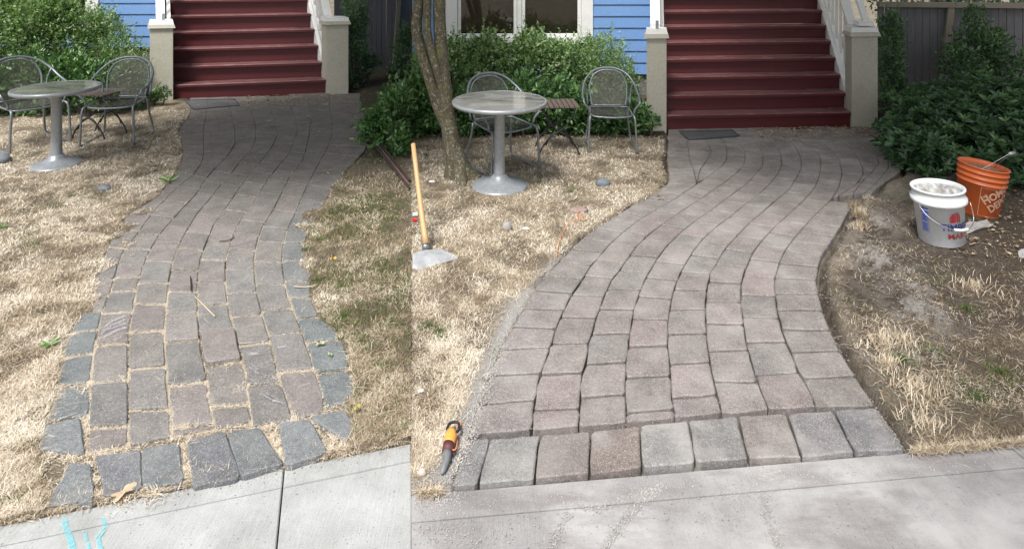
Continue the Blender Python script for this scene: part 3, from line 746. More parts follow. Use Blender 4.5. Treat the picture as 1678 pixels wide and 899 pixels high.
outside('L', 60000, left_fields, (-1.65, -.85)); outside('R', 60000, right_fields, (.85, 1.65))
def dg_(X, Y, y, r):
    p = np.clip(r[2] * 1.1, 0, 1) * np.where(r[4], 0, 1) * (r[6] > .03); p = np.where(y < 185, 0, p)
    right = (X / Y * F + CX) > 450
    return np.clip(p + np.where(right & (~r[4]) & (r[6] > .03) & (y > 240), .36, 0), 0, 1) * .95
grow('L', 90000, -.95, SEAM, left_fields, dg_, 'green_grass', M_GREEN, lambda X, Y, r: .5 + RNG.normal(0, .25, len(X)), (.012, .032), (.0018, .0034), (.2, 1.3))
def dr_(X, Y, y, r):
    soil, dust, inp, dl, dr, dist = r[1], r[3], r[4], r[5], r[6], r[7]
    p = np.where(inp, 0, .95) * (dist > .0)
    p = np.where(dr > 0, p * np.clip(.85 - .65 * soil, .12, 1) * np.clip((dr - .06) / .12, 0, 1) * np.clip((y - 250) / 220, .2, 1), p)
    p = np.where(dl > 0, p * np.clip(1.1 - 1.6 * dust, 0, 1) * np.clip((dl - .025) / .02, 0, 1), p)
    p *= np.where(fbm(X * 6, Y * 6, 92) > .42, 1, .5)
    return np.where(y < 222, 0, p)
def t_r(X, Y, r):
    return .80 + (fbm(X * 5, Y * 5, 29) - .5) * 1.3 - hole_tone(X, Y, 92) + RNG.normal(0, .24, len(X)) - np.where(r[6] > 0, .36 + .15 * r[1], 0)
grow('R', 560000, SEAM, .86, right_fields, dr_, 'dry_grass', M_STRAW, t_r, (.010, .038), (.0009, .0021), (.75, 1.54), curl=.25)
def dgr_(X, Y, y, r):
    return np.clip(r[2] * 1.5, 0, 1) * np.where(r[4], 0, 1) * (r[7] > .03) * (y > 230) * np.where(r[6] > 0, .8, .7)
grow('R', 110000, SEAM, .95, right_fields, dgr_, 'green_grass', M_GREEN, lambda X, Y, r: .4 + RNG.normal(0, .25, len(X)), (.012, .03), (.0018, .0032), (.2, 1.3))

# straw packed into the open joints of the old path and spilling over its border stones
def joint_straw():
    XS, YS, LS = [], [], []
    for ci, q, w in JOINTS_L:
        ym = sum(p[1] for p in q) / 4
        border = ci in (0, 7, -1)
        for i, j in ((0, 1), (1, 2), (2, 3), (3, 0)):
            if (ci == 0 and (i, j) == (3, 0)): base = 3.2
            elif (ci == 7 and (i, j) == (1, 2)): base = 3.0
            elif border: base = 1.7
            else: base = 1.25
            base *= float(np.interp(ym, [180, 260, 340, 450, 560, 700], [.05, .15, .4, .85, 1.1, 1.1]))
            if (w[i].x / w[i].y * F + CX) < 300: base *= 1.35
            base *= random.choice([.15, .35, 1, 1.8])
            L = (w[j] - w[i]).length
            n = int(base * L * 620)
            for _ in range(n):
                t = random.random(); p = w[i].lerp(w[j], t); s = .018 if border else .010
                if base > 4: s *= 1.6
                XS.append(p.x + random.gauss(0, s * .7)); YS.append(p.y + random.gauss(0, s * .7)); LS.append(ym)
    X, Y = np.array(XS), np.array(YS); n = len(X)
    dist = side_line(X, Y, *SWL); k = dist > .01; X, Y = X[k], Y[k]; n = len(X)
    blades('joint_straw', X, Y, np.full(n, -.012) + RNG.uniform(0, .01, n), RNG.uniform(.006, .020, n), RNG.uniform(.0010, .0020, n),
           RNG.uniform(1.15, 1.56, n), np.clip(.72 + RNG.normal(0, .16, n), 0, 1), M_STRAW)
joint_straw()
# tuft between the two front stones, and mats of straw crawling over the left border
def tufts(spots, name, mat, tone, side, L=(.02, .05), lean=(.1, 1.2), w=(.0018, .003)):
    X, Y, Z = [], [], []
    for (x, y, r, n, z) in spots:
        c = W(x, y, z)
        for _ in range(n):
            a = random.uniform(0, 6.28); d = abs(random.gauss(0, r)); X.append(c.x + d * math.cos(a)); Y.append(c.y + d * math.sin(a)); Z.append(z)
    X, Y, Z = map(np.array, (X, Y, Z)); s = (SEAM * Y - X) if side == 'L' else (X - SEAM * Y); k = s > .03
    X, Y, Z = X[k], Y[k], Z[k]; n = len(X)
    return blades(name, X, Y, Z, RNG.uniform(*L, n), RNG.uniform(*w, n), RNG.uniform(*lean, n), np.clip(RNG.normal(tone, .18, n), 0, 1), mat)
sp = []
for (x, y) in ((440, 700), (446, 715), (452, 730), (458, 745), (436, 690)): sp.append((x, y, .014, 130, -.01))
for (x, y) in ((60, 700), (80, 680), (90, 650), (100, 615), (108, 590), (118, 552), (150, 500), (160, 470), (175, 440), (185, 415), (205, 395), (80, 745), (120, 750), (60, 770), (70, 800), (150, 790), (165, 745), (205, 815),
               (250, 808), (280, 795), (165, 560), (190, 560), (205, 620), (148, 690), (140, 640), (235, 665), (300, 700), (310, 730), (304, 770), (395, 640), (276, 620), (295, 640), (320, 635), (330, 520), (480, 690), (545, 720), (590, 700), (575, 680), (380, 595), (455, 620)):
    sp.append((x, y, .03, 110, -.008))
tufts(sp, 'straw_tufts', M_STRAW, .7, 'L', (.015, .045), (.9, 1.55), (.0011, .0024))
sp = []
for k in range(60):
    q_ = W(0, 862, -.02).lerp(W(672, 727, -.02), k / 59)
    if not (-1.42 < q_.x < -.75 and k % 3): x_, y_ = img(q_.x, q_.y); sp.append((float(x_), float(y_) - 3, .016, 110, -.012))
tufts(sp, 'edge_straw', M_STRAW, .62, 'L', (.015, .05), (.7, 1.5), (.0011, .0024))
sp = [(float(x_), 806 - (x_ - 738) * .085 - 2, .012, 90, -.012) for x_ in list(range(676, 720, 6)) + list(range(1500, 1720, 9))]
tufts(sp, 'edge_straw', M_STRAW, .5, 'R', (.015, .045), (.7, 1.5), (.0011, .0024))
sp = [(45, 385, .06, 260, 0), (90, 340, .05, 240, 0), (118, 322, .03, 140, 0), (60, 400, .06, 260, 0), (560, 520, .07, 300, 0), (590, 560, .06, 300, 0), (625, 600, .07, 350, 0), (560, 470, .06, 260, 0), (520, 460, .03, 150, 0), (640, 530, .06, 200, 0),
      (150, 300, .05, 160, 0), (530, 395, .05, 180, 0), (600, 330, .1, 300, 0), (560, 340, .08, 300, 0), (500, 410, .02, 100, 0)]
tufts(sp, 'green_tufts', M_GREEN, .55, 'L', (.012, .035))
sp = [(720, 545, .05, 240, 0), (700, 535, .04, 160, 0), (935, 315, .05, 160, 0), (700, 255, .06, 150, 0), (1600, 650, .08, 300, 0), (1480, 590, .06, 220, 0), (1585, 505, .06, 180, 0), (1640, 610, .06, 200, 0), (1420, 400, .02, 120, 0), (880, 300, .06, 150, 0), (1530, 575, .05, 160, 0)]
tufts(sp, 'green_tufts', M_GREEN, .45, 'R', (.012, .035))
sp = [(1455, 600, .05, 250, 0), (1500, 640, .07, 350, 0), (1450, 560, .06, 250, 0), (1410, 350, .03, 260, .01), (1405, 375, .03, 240, .01), (1425, 330, .03, 200, .02), (1520, 700, .07, 300, 0), (1600, 470, .08, 200, 0), (1480, 560, .08, 260, 0)]
tufts(sp, 'straw_tufts', M_STRAW, .6, 'R', (.025, .07))
tufts([(1405, 355, .03, 200, .01), (1412, 372, .025, 200, .01), (1400, 340, .03, 160, .01)], 'rust_brown_tuft', M_STRAW, .22, 'R', (.03, .07))

# long loose straws lying on stones and lawn
def long_straws(n, u0, u1, side, ymin):
    X, Y, y = sample_ground(n, u0, u1, ymin, 860)
    s = (SEAM * Y - X) if side == 'L' else (X - SEAM * Y); dist = side_line(X, Y, *(SWL if side == 'L' else SWR))
    k = (s > .1) & (dist > .05); r = (left_fields if side == 'L' else right_fields)(X, Y)
    k &= ~r[4] if side == 'R' else (~r[4] | (RNG.uniform(0, 1, len(X)) < .10))
    X, Y = X[k], Y[k]; Z = np.maximum(r[0][k] + .008, .004 if side == 'L' else -9); n = len(X)
    blades('loose_straw', X, Y, Z, RNG.uniform(.04, .10, n), RNG.uniform(.0010, .0019, n), RNG.uniform(1.4, 1.57, n), np.clip(RNG.normal(.86, .1, n), 0, 1), M_STRAW, curl=.1)
long_straws(1500, -.85, SEAM, 'L', 300); long_straws(1500, SEAM, .85, 'R', 330)

# ------------------------------------------------------------------ gravel, crumbs, leaf litter
def pebbles(name, pts, size, mat, seed=0):
    g = np.random.default_rng(seed); n = len(pts); P = np.array(pts, dtype=np.float64); S = g.uniform(size[0], size[1], n) * g.choice([1, 1, 1, 1.7], n)
    base = np.array([(1, 0, 0), (-.5, .8, 0), (-.5, -.8, 0), (.2, .1, .75), (0, 0, -.4)])
    V = np.empty((n, 5, 3)); a = g.uniform(0, 6.28, n); ca, sa = np.cos(a), np.sin(a)
    for i in range(5):
        b = base[i] * g.uniform(.7, 1.25, (n, 3)); x, y = b[:, 0] * S, b[:, 1] * S
        V[:, i, 0] = P[:, 0] + x * ca - y * sa; V[:, i, 1] = P[:, 1] + x * sa + y * ca; V[:, i, 2] = P[:, 2] + b[:, 2] * S
    o = np.arange(n) * 5
    F_ = np.concatenate([np.stack([o + a_, o + b_, o + c_], 1) for a_, b_, c_ in ((0, 1, 3), (1, 2, 3), (2, 0, 3), (1, 0, 4), (2, 1, 4), (0, 2, 4))])
    ob = np_mesh(name, V.reshape(-1, 3), [F_], mat); ob['kind'] = 'stuff'; return ob
def strew(line, n, sd, z, side='R', f=None):
    out = []; L = [W(x, y, z) for x, y in line]
    for _ in range(n):
        i = random.randrange(len(L) - 1); p = L[i].lerp(L[i + 1], random.random())
        X, Y = p.x + random.gauss(0, sd), p.y + random.gauss(0, sd)
        if side == 'R' and X < SEAM * Y + .01: continue
        out.append((X, Y, z))
    return out
def onfield(pts, fields, dz=.002):
    P = np.array(pts); r = fields(P[:, 0], P[:, 1]); z = np.where(r[4], .001, r[0] + dz); sw = r[-1] < .0; z = np.where(sw, -.021, z)
    return np.stack([P[:, 0], P[:, 1], z], 1)
g1 = strew([(745, 770), (765, 716), (785, 660), (805, 610), (825, 560)], 3600, .024, 0) + strew([(840, 530), (880, 460), (905, 430), (940, 400)], 900, .014, 0)
g1 += strew([(690, 806), (735, 800)], 900, .03, 0)
pebbles('joint_sand_crumbs', onfield(g1, right_fields), (.0015, .0035), M_GRAVEL, 1)
g2 = strew([(1180, 800), (1240, 775), (1300, 758)], 900, .035, 0) + strew([(1250, 800), (1262, 850), (1285, 899)], 450, .012, 0) + strew([(700, 830), (740, 870), (790, 899)], 700, .06, 0) + strew([(700, 815), (1480, 752)], 600, .02, 0)
g2 += strew([(760, 850), (1250, 830)], 500, .12, 0) + strew([(1088, 782), (1050, 812), (1015, 850), (985, 899)], 900, .010, 0) + strew([(925, 815), (985, 822), (1040, 800), (1080, 786)], 700, .008, 0) + strew([(905, 899), (915, 860), (935, 830)], 300, .010, 0) + strew([(1340, 770), (1460, 762), (1678, 745)], 350, .02, 0)
g2 = [(x, y, -.0215) for (x, y, _) in g2 if side_line(x, y, *SWR) < -.005]
pebbles('sidewalk_grit', g2, (.001, .0032), M_GRAVEL, 2)
g3 = strew([(1490, 735), (1455, 690), (1430, 650)], 350, .02, 0) + strew([(1390, 600), (1360, 520), (1350, 430), (1400, 350)], 500, .035, 0) + strew([(1440, 420), (1500, 480), (1520, 530), (1480, 570)], 1300, .1, 0) + strew([(1400, 330), (1480, 300), (1420, 380), (1440, 440)], 1400, .12, 0)
pebbles('dug_up_crumbs', onfield(g3, right_fields), (.0015, .006), simple('grey_brown_crumbs', (.14, .12, .10), (.34, .31, .28), 80, 1), 3)
g4 = strew([(780, 700), (1400, 660)], 500, .06, 0.001) + strew([(760, 740), (1450, 700)], 500, .035, .001)
pebbles('grit_on_pavers', [(x, y, .0008) for x, y, _ in g4 if side_line(x, y, *SWR) > .0], (.0008, .0025), M_GRAVEL, 4)
pebbles('crumbs_by_old_path', onfield(strew([(80, 820), (300, 800), (590, 735)], 500, .02, 0, 'L'), left_fields), (.0015, .004), simple('brown_crumbs', (.10, .08, .06), (.24, .2, .15), 80, 1), 5)

def litter(name, pts, size, mat, seed):
    g = np.random.default_rng(seed); n = len(pts); P = np.array(pts); S = g.uniform(size[0], size[1], n)
    base = np.array([(-1, 0, 0), (-.2, .42, .12), (1, 0, .05), (-.1, -.45, .15)])
    V = np.empty((n, 4, 3)); a = g.uniform(0, 6.28, n); ca, sa = np.cos(a), np.sin(a)
    for i in range(4):
        b = base[i] * g.uniform(.7, 1.2, (n, 3)); x, y = b[:, 0] * S, b[:, 1] * S
        V[:, i, 0] = P[:, 0] + x * ca - y * sa; V[:, i, 1] = P[:, 1] + x * sa + y * ca; V[:, i, 2] = P[:, 2] + .004 + b[:, 2] * S * g.uniform(0, 1.6, n)
    o = np.arange(n) * 4
    ob = np_mesh(name, V.reshape(-1, 3), [np.stack([o, o + 1, o + 2], 1), np.stack([o, o + 2, o + 3], 1)], mat, {'tone': np.repeat(g.uniform(0, 1, n), 4)}); ob['kind'] = 'stuff'; return ob
M_LITTER = blade_mat('fallen_leaf_brown', [(0, (.05, .03, .02)), (.35, (.20, .13, .07)), (.75, (.46, .36, .22)), (1, (.60, .53, .38))])
def scat(box, n, z, bias=1.0):
    out = []
    for _ in range(n):
        x = random.uniform(box[0], box[2]); y = box[1] + (box[3] - box[1]) * random.random() ** bias
        out.append(tuple(W(x, y, z)))
    return out
litter('leaf_litter', scat((400, 156, 560, 174), 460, .003, 1.2) + scat((300, 168, 590, 300), 130, 0, 1.5) + scat((560, 120, 668, 190), 260, .0) + scat((200, 190, 290, 280), 60, .008), (.010, .026), M_LITTER, 5)
litter('leaf_litter', scat((1240, 209, 1450, 226), 560, .003, 1.2) + scat((1300, 206, 1450, 214), 200, .003) + scat((1110, 216, 1460, 250), 90, 0) + scat((1445, 150, 1540, 220), 320, .0) + scat((700, 235, 1090, 330), 160, .004) + scat((1560, 300, 1678, 420), 160, .01), (.010, .024), M_LITTER, 6)

# ------------------------------------------------------------------ shrubs
def leaf_cards(name, P, D, L, wd, tone, mat, parent, clip=None, zmin=.01):
    """P centres, D leaf directions (unit), L length, wd width: folded six-point leaves"""
    if clip is not None:
        s = (SEAM * P[:, 1] - P[:, 0]) if clip == 'L' else (P[:, 0] - SEAM * P[:, 1]); k = (s > L * .15)
    else: k = np.ones(len(P), bool)
    k &= P[:, 2] > zmin
    P, D, L, wd, tone = P[k], D[k], L[k], wd[k], tone[k]; n = len(P)
    R = RNG.normal(0, 1, (n, 3)); S = np.cross(D, R); S /= np.linalg.norm(S, axis=1)[:, None] + 1e-9
    U = np.cross(S, D); U *= np.sign(U[:, 2:3] + 1e-6)
    V = np.empty((n, 6, 3)); l, w = L[:, None], wd[:, None]
    V[:, 0] = P - D * l * .5
    V[:, 1] = P - D * l * .1 + S * w * .5 + U * w * .18
    V[:, 2] = P + D * l * .25 + S * w * .38 + U * w * .12
    V[:, 3] = P + D * l * .5 - U * l * .08
    V[:, 4] = P + D * l * .25 - S * w * .38 + U * w * .12
    V[:, 5] = P - D * l * .1 - S * w * .5 + U * w * .18
    b = np.arange(n) * 6
    off = np.array(parent.location) if parent is not None else 0
    return np_mesh(name, V.reshape(-1, 3) - off, [np.stack([b, b + 1, b + 2, b + 3], 1), np.stack([b, b + 3, b + 4, b + 5], 1)], mat, {'tone': np.repeat(np.clip(tone, 0, 1), 6)}, parent=parent)

def blob_points(blobs, n, shell=.55):
    vol = np.array([b[3] * b[4] + b[3] * b[5] + b[4] * b[5] for b in blobs]); idx = RNG.choice(len(blobs), n, p=vol / vol.sum())
    B = np.array([b[:6] for b in blobs])[idx]
    d = RNG.normal(0, 1, (n, 3)); d /= np.linalg.norm(d, axis=1)[:, None]
    lump = 1 + .22 * np.sin(d[:, 0] * 5 + idx * 1.3) * np.cos(d[:, 2] * 6 + idx) + .12 * np.sin(d[:, 1] * 11 + d[:, 2] * 9 + idx)
    r = np.where(RNG.uniform(0, 1, n) < shell, RNG.normal(1, .07, n), RNG.uniform(.2, 1, n) ** .6) * lump
    P = B[:, :3] + d * r[:, None] * B[:, 3:6]
    return P, d, r
def shrub(name, label, blobs, n, L, wr, mat, clip=None, group=None, cat='shrub', stems=7, base=None, up=.35, spray=.0):
    bx_ = np.array([b[:3] for b in blobs]); c = bx_.mean(0)
    if base is None: base = (c[0], c[1], 0)
    t = thing(name, label, cat, base, group=group)
    P, d, r = blob_points(blobs, n)
    D = d + RNG.normal(0, .7, (n, 3)); D[:, 2] += up; D /= np.linalg.norm(D, axis=1)[:, None]
    lens = RNG.uniform(*L, n); tone = RNG.beta(1.7, 1.5, n) + (fbm(P[:, 0] * 4, P[:, 2] * 4 + P[:, 1], 8) - .5) * .7
    if spray:                                                  # shoots that stick out of the outline, each with its own leaves
        m = int(spray); Ps, ds, _ = blob_points(blobs, m, 1.0); PP, DD, LL, TT = [], [], [], []
        for i in range(m):
            dirv = ds[i] * .6 + np.array([0, 0, .8]) + RNG.normal(0, .25, 3); dirv /= np.linalg.norm(dirv); ln = RNG.uniform(.06, .2)
            for k in range(9):
                tt = k / 8; p = Ps[i] + dirv * ln * tt; dd = dirv * .4 + RNG.normal(0, .6, 3); dd /= np.linalg.norm(dd)
                PP.append(p + dd * L[0] * .4); DD.append(dd); LL.append(RNG.uniform(*L) * (1.1 - .4 * tt)); TT.append(RNG.uniform(.45, 1))
        PP, DD, LL, TT = map(np.array, (PP, DD, LL, TT))
        P = np.concatenate([P, PP]); D = np.concatenate([D, DD]); lens = np.concatenate([lens, LL]); tone = np.concatenate([tone, TT])
    leaf_cards('foliage', P, D, lens, lens * RNG.uniform(*wr, len(lens)), tone, mat, t, clip)
    mb = MB(); b0 = Vector(base)
    for k in range(stems):
        b = blobs[k % len(blobs)]; e = Vector((b[0] + random.uniform(-.5, .5) * b[3], b[1] + random.uniform(-.3, .3) * b[4], b[2] + random.uniform(-.1, .6) * b[5]))
        s = Vector((b0.x * .3 + e.x * .7 + random.uniform(-.06, .06), b0.y * .3 + e.y * .7 + random.uniform(-.05, .05), -.03)); mid = s.lerp(e, .5) + Vector((random.uniform(-.06, .06), random.uniform(-.06, .06), 0))
        if clip:
            sgn = 1 if clip == 'L' else -1
            if sgn * (SEAM * e.y - e.x) < .05 or sgn * (SEAM * s.y - s.x) < .05: continue
        MB().tube([s, mid, e], [.012, .008, .003], 5).build('stem', M_TWIG, t, world=True)
    return t
def B(x, y, rx, ry, Y, rd):            # ellipsoid that the photograph shows around (x, y), standing at depth Y
    c = WY(x, y, Y); k = Y / F
    return (c.x, c.y, c.z, rx * k, rd, ry * k)

# old garden, left of the steps
shrub('hedge_shrub', 'tall fine-leaved green hedge under the window of the old garden, behind the chairs', [B(20, 55, 75, 75, 8.6, .5), B(95, 75, 60, 75, 8.7, .45), B(60, 30, 45, 45, 8.5, .4), B(-70, 50, 80, 80, 8.6, .5), B(90, 20, 25, 22, 8.6, .25), B(-20, 10, 40, 40, 8.5, .35)], 20000, (.03, .065), (.38, .58), M_LEAF_FINE, group=None, spray=320)
shrub('hedge_shrub', 'loose light green shrub in front of the blue siding, just left of the old steps', [B(165, 85, 42, 62, 8.8, .4), B(195, 100, 34, 42, 8.7, .35), B(150, 45, 24, 32, 8.9, .3), B(215, 120, 24, 30, 8.5, .3), B(172, 45, 22, 25, 8.9, .2)], 8000, (.025, .05), (.3, .5), M_LEAF_FINE, spray=220)
shrub('laurel_shrub', 'low broad-leaved shrubs along the ground behind the chairs of the old garden', [B(105, 130, 50, 42, 7.9, .3), B(40, 140, 60, 45, 7.9, .3), B(165, 138, 40, 36, 7.9, .28), B(-40, 140, 60, 45, 7.9, .3), B(215, 150, 25, 24, 8.2, .22)], 8000, (.05, .09), (.32, .45), M_LEAF_BROAD, spray=90)
shrub('weed', 'small green weed at the foot of the cream post left of the old steps', [B(268, 152, 12, 10, 8.35, .08), B(255, 158, 9, 8, 8.4, .08)], 260, (.03, .06), (.35, .5), M_LEAF_BROAD, stems=2, cat='weed')
shrub('leaning_shrub', 'dark green shrub squeezed between the right post of the old steps and the fence', [B(585, 60, 15, 42, 9.6, .25), B(582, 10, 20, 40, 9.5, .25), B(592, 110, 14, 28, 9.7, .22), B(608, 100, 16, 10, 9.9, .2), B(575, 135, 10, 16, 9.4, .15)], 4200, (.03, .055), (.4, .6), M_LEAF_DARK, clip='L', spray=60)
shrub('broad_leaved_bush', 'glossy green bush leaning over the right edge of the old path, above the rods', [B(655, 190, 42, 48, 7.1, .5), B(640, 215, 40, 28, 6.8, .4), B(665, 240, 25, 25, 6.5, .35), B(620, 205, 22, 20, 7.0, .3)], 4800, (.05, .10), (.3, .42), M_LEAF_BROAD, clip='L', spray=70)
shrub('fence_shrub', 'sparse dark shrub against the old garden fence, right of its pale post', [B(662, 80, 16, 30, 10.2, .25), B(655, 115, 18, 14, 10.0, .25), B(668, 60, 10, 20, 10.2, .2)], 1700, (.03, .06), (.4, .6), M_LEAF_DARK, clip='L', spray=30)

# new garden
shrub('hedge_shrub', 'tall fine-leaved hedge below the white window of the new garden', [B(790, 120, 62, 58, 7.9, .42), B(870, 122, 60, 60, 7.9, .42), B(935, 135, 45, 56, 8.0, .4), B(740, 122, 50, 52, 7.9, .42), B(800, 82, 26, 24, 7.9, .25), B(868, 82, 26, 24, 7.9, .25), B(905, 86, 24, 20, 7.9, .25), B(700, 135, 40, 58, 7.9, .35)], 25000, (.03, .065), (.38, .58), M_LEAF_FINE, clip='R', spray=420)
shrub('hedge_shrub', 'airy pale green shrub between the window and the left post of the new steps', [B(985, 105, 34, 46, 8.1, .35), B(1010, 120, 24, 36, 8.0, .3), B(962, 90, 26, 30, 8.2, .3), B(1030, 140, 16, 26, 7.9, .25)], 6000, (.025, .05), (.28, .45), M_LEAF_FINE, spray=240)
shrub('laurel_shrub', 'low glossy broad-leaved shrubs along the ground behind the round table of the new garden', [B(700, 185, 42, 48, 7.1, .3), B(765, 190, 40, 42, 7.1, .3), B(690, 140, 35, 40, 7.3, .3), B(850, 175, 52, 45, 7.2, .32), B(925, 180, 48, 42, 7.2, .32), B(990, 185, 44, 38, 7.15, .28), B(1040, 192, 22, 26, 7.1, .2)], 15000, (.05, .095), (.32, .45), M_LEAF_BROAD, clip='R', spray=120)
shrub('weed', 'small green weeds growing round the foot of the left post of the new steps', [B(1070, 198, 14, 10, 6.95, .08), B(1052, 206, 12, 10, 7.0, .1)], 330, (.025, .05), (.35, .5), M_LEAF_BROAD, stems=2, cat='weed')
shrub('leaning_shrub', 'tall dark green shrub behind the right post of the new steps', [B(1458, 80, 15, 36, 8.2, .22), B(1462, 125, 14, 26, 8.2, .22), B(1462, 42, 11, 20, 8.2, .18), B(1480, 148, 16, 8, 8.1, .2), B(1452, 165, 7, 24, 8.0, .15)], 2500, (.03, .055), (.4, .6), M_LEAF_DARK, spray=110)
shrub('fence_shrub', 'dark green shrub growing up the new garden fence, right of its pale post', [B(1600, 82, 34, 30, 8.3, .3), B(1575, 112, 26, 30, 8.1, .28), B(1628, 68, 22, 22, 8.4, .25), B(1598, 30, 12, 22, 8.4, .15), B(1650, 112, 34, 26, 8.2, .3)], 3800, (.03, .06), (.4, .6), M_LEAF_DARK, spray=160)
# rosette bush behind the buckets
def rosette_bush(name, label, blobs, n, L, mat, clip=None, per=7):
    t = thing(name, label, 'bush', tuple(np.append(np.mean([b[:2] for b in blobs], 0), 0)))
    P, d, r = blob_points(blobs, n, .75); PP, DD, LL, TT = [], [], [], []
    for i in range(n):
        ax = d[i] * .8 + np.array([0, -.15, .75]); ax /= np.linalg.norm(ax); s = RNG.uniform(.75, 1.2); tb = RNG.normal(.45, .17)
        e1 = np.cross(ax, [.3, .9, .2]); e1 /= np.linalg.norm(e1); e2 = np.cross(ax, e1); ph = RNG.uniform(0, 6.28)
        for k in range(per):
            a = ph + 2 * np.pi * k / per + RNG.normal(0, .15); dd = (e1 * np.cos(a) + e2 * np.sin(a)) * .85 + ax * RNG.uniform(.25, .9); dd /= np.linalg.norm(dd)
            ll = RNG.uniform(*L) * s; PP.append(P[i] + dd * ll * .5); DD.append(dd); LL.append(ll); TT.append(tb + RNG.normal(0, .1))
    PP, DD, LL, TT = map(np.array, (PP, DD, LL, TT))
    leaf_cards('foliage', PP, DD, LL, LL * RNG.uniform(.30, .42, len(LL)), TT, mat, t, clip)
    mb = MB()
    for b in blobs:
        for k in range(3):
            e = Vector(b[:3]) + Vector((random.uniform(-.5, .5) * b[3], random.uniform(-.5, .5) * b[4], random.uniform(0, .5) * b[5])); s = Vector((e.x * .9 + t.location.x * .1, e.y * .9 + t.location.y * .1, -.03))
            MB().tube([s, s.lerp(e, .5) + Vector((random.uniform(-.05, .05), 0, 0)), e], [.012, .009, .004], 5).build('stem', M_TWIG, t, world=True)
    return t
rosette_bush('rosette_bush', 'large dark bush with whorled narrow leaves behind the two buckets', [B(1540, 215, 70, 52, 6.3, .5), B(1620, 200, 75, 60, 6.5, .6), B(1500, 245, 36, 36, 5.9, .35), B(1590, 250, 70, 45, 5.9, .4), B(1660, 250, 60, 60, 5.9, .5), B(1650, 310, 45, 40, 5.5, .3), B(1720, 210, 70, 70, 6.2, .6), B(1560, 185, 50, 35, 6.9, .4)], 3300, (.055, .095), M_LEAF_DARK)

# ------------------------------------------------------------------ trees: the trunk in the new garden, two unseen trees added overhead for shade
def crown(t, blobs, n, L, mat, name='crown'):
    P, d, r = blob_points(blobs, n, .4); D = d + RNG.normal(0, .8, (n, 3)); D /= np.linalg.norm(D, axis=1)[:, None]; l = RNG.uniform(*L, n)
    leaf_cards(name, P, D, l, l * RNG.uniform(.4, .6, n), RNG.beta(2, 2, n), mat, t, zmin=1.9)
def P57(x, y, Y=5.65): return WY(x, y, Y)
TR = thing('garden_tree', 'lichen-spotted tree trunk dividing into three stems beside the round table of the new garden', 'tree', tuple(W(756, 288)))
mb = MB()
mb.tube([P57(757, 300), P57(752, 286), P57(748, 268), P57(743, 245), P57(737, 215), P57(732, 180), P57(729, 150), P57(726, 115), P57(723, 80), P57(720, 30), P57(720, 0), P57(724, -60), P57(735, -130), P57(760, -220)], [.20, .14, .105, .084, .072, .066, .064, .060, .058, .055, .055, .05, .045, .03], 16, smooth=4)
mb.build('trunk', M_BARK, TR, smooth=True, world=True)
mb = MB(); mb.tube([P57(744, 232), P57(732, 205), P57(719, 176), P57(706, 135), P57(692, 90), P57(683, 52), P57(684.5, 20), P57(686, 0), P57(690, -60), P57(700, -160)], [.045, .055, .052, .050, .050, .048, .046, .045, .04, .03], 14, smooth=4)
mb.build('stem', M_BARK, TR, smooth=True, world=True)
mb = MB(); mb.tube([P57(729, 165, 5.62), P57(722, 135, 5.62), P57(713, 105, 5.6), P57(706, 80, 5.6), P57(700, 50, 5.6), P57(700, 20, 5.6), P57(701, -70, 5.7), P57(690, -180, 5.9)], [.03, .038, .037, .036, .036, .036, .034, .025], 12, smooth=4)
mb.build('stem', M_BARK, TR, smooth=True, world=True)
mb = MB()
for (x, y, r) in ((779, 301, .05), (732, 292, .04), (762, 312, .04)):
    mb.tube([P57(752, 270), (P57(752, 270) + W(x, y)) / 2 + Vector((0, 0, -.05)), W(x, y, -.03)], [.08, .05, .015], 8)
mb.build('root_flare', M_BARK, TR, smooth=True, world=True)
crown(TR, [(-.6, 4.6, 4.5, 1.3, 1.2, .6), (.6, 4.2, 4.6, 1.2, 1.1, .6)], 800, (.10, .18), M_LEAF_FINE)
T2 = thing('added_shade_tree', 'added tall shade tree outside the picture whose crown overhangs the buckets and the right lawn', 'tree', (6.6, 5.2, 0))
mb = MB(); mb.tube([(6.6, 5.2, -.05), (6.5, 5.2, 1.5), (6.2, 5.3, 3.0), (5.4, 5.6, 4.6)], [.2, .15, .12, .06], 12); mb.tube([(6.2, 5.3, 3.0), (5.2, 4.4, 3.9), (3.9, 4.0, 4.4)], [.10, .06, .03], 8); mb.tube([(6.5, 5.2, 2.2), (5.6, 3.4, 3.6), (4.2, 1.4, 4.2), (2.2, 0, 4.3)], [.11, .09, .05, .02], 8); mb.build('trunk', M_BARK, T2, world=True)  # long limb added to carry shade over the near sidewalk
crown(T2, [(3.6, 3.4, 4.2, 1.7, 1.3, .8), (1.9, 4.2, 4.2, 1.5, 1.3, .7), (3.2, 6.0, 4.2, 1.4, 1.3, .7), (4.6, 5.4, 4.2, 1.8, 1.8, .9), (5.4, 7.4, 4.2, 1.8, 1.5, .9), (3.9, 8.0, 4.6, 1.6, 1.2, .7), (3.3, .5, 4.3, 1.0, 1.2, .6), (1.7, -.3, 4.3, 1.0, .8, .5)], 15500, (.14, .24), M_LEAF_DARK)  # crown of an added tree, spread to shade the right garden
T3 = thing('added_overhanging_tree', 'added shade tree outside the picture whose crown overhangs the fence between the two gardens', 'tree', (-1.9, 12.3, 0))
mb = MB(); mb.tube([(-1.9, 12.3, -.1), (-1.9, 12.2, 2.0), (-1.8, 11.4, 3.6), (-1.7, 10, 4.6)], [.2, .15, .11, .05], 12); mb.tube([(-1.8, 11.4, 3.6), (-2.2, 8.5, 4.0), (-3.0, 5.8, 4.2)], [.09, .06, .03], 8); mb.build('trunk', M_BARK, T3, world=True)
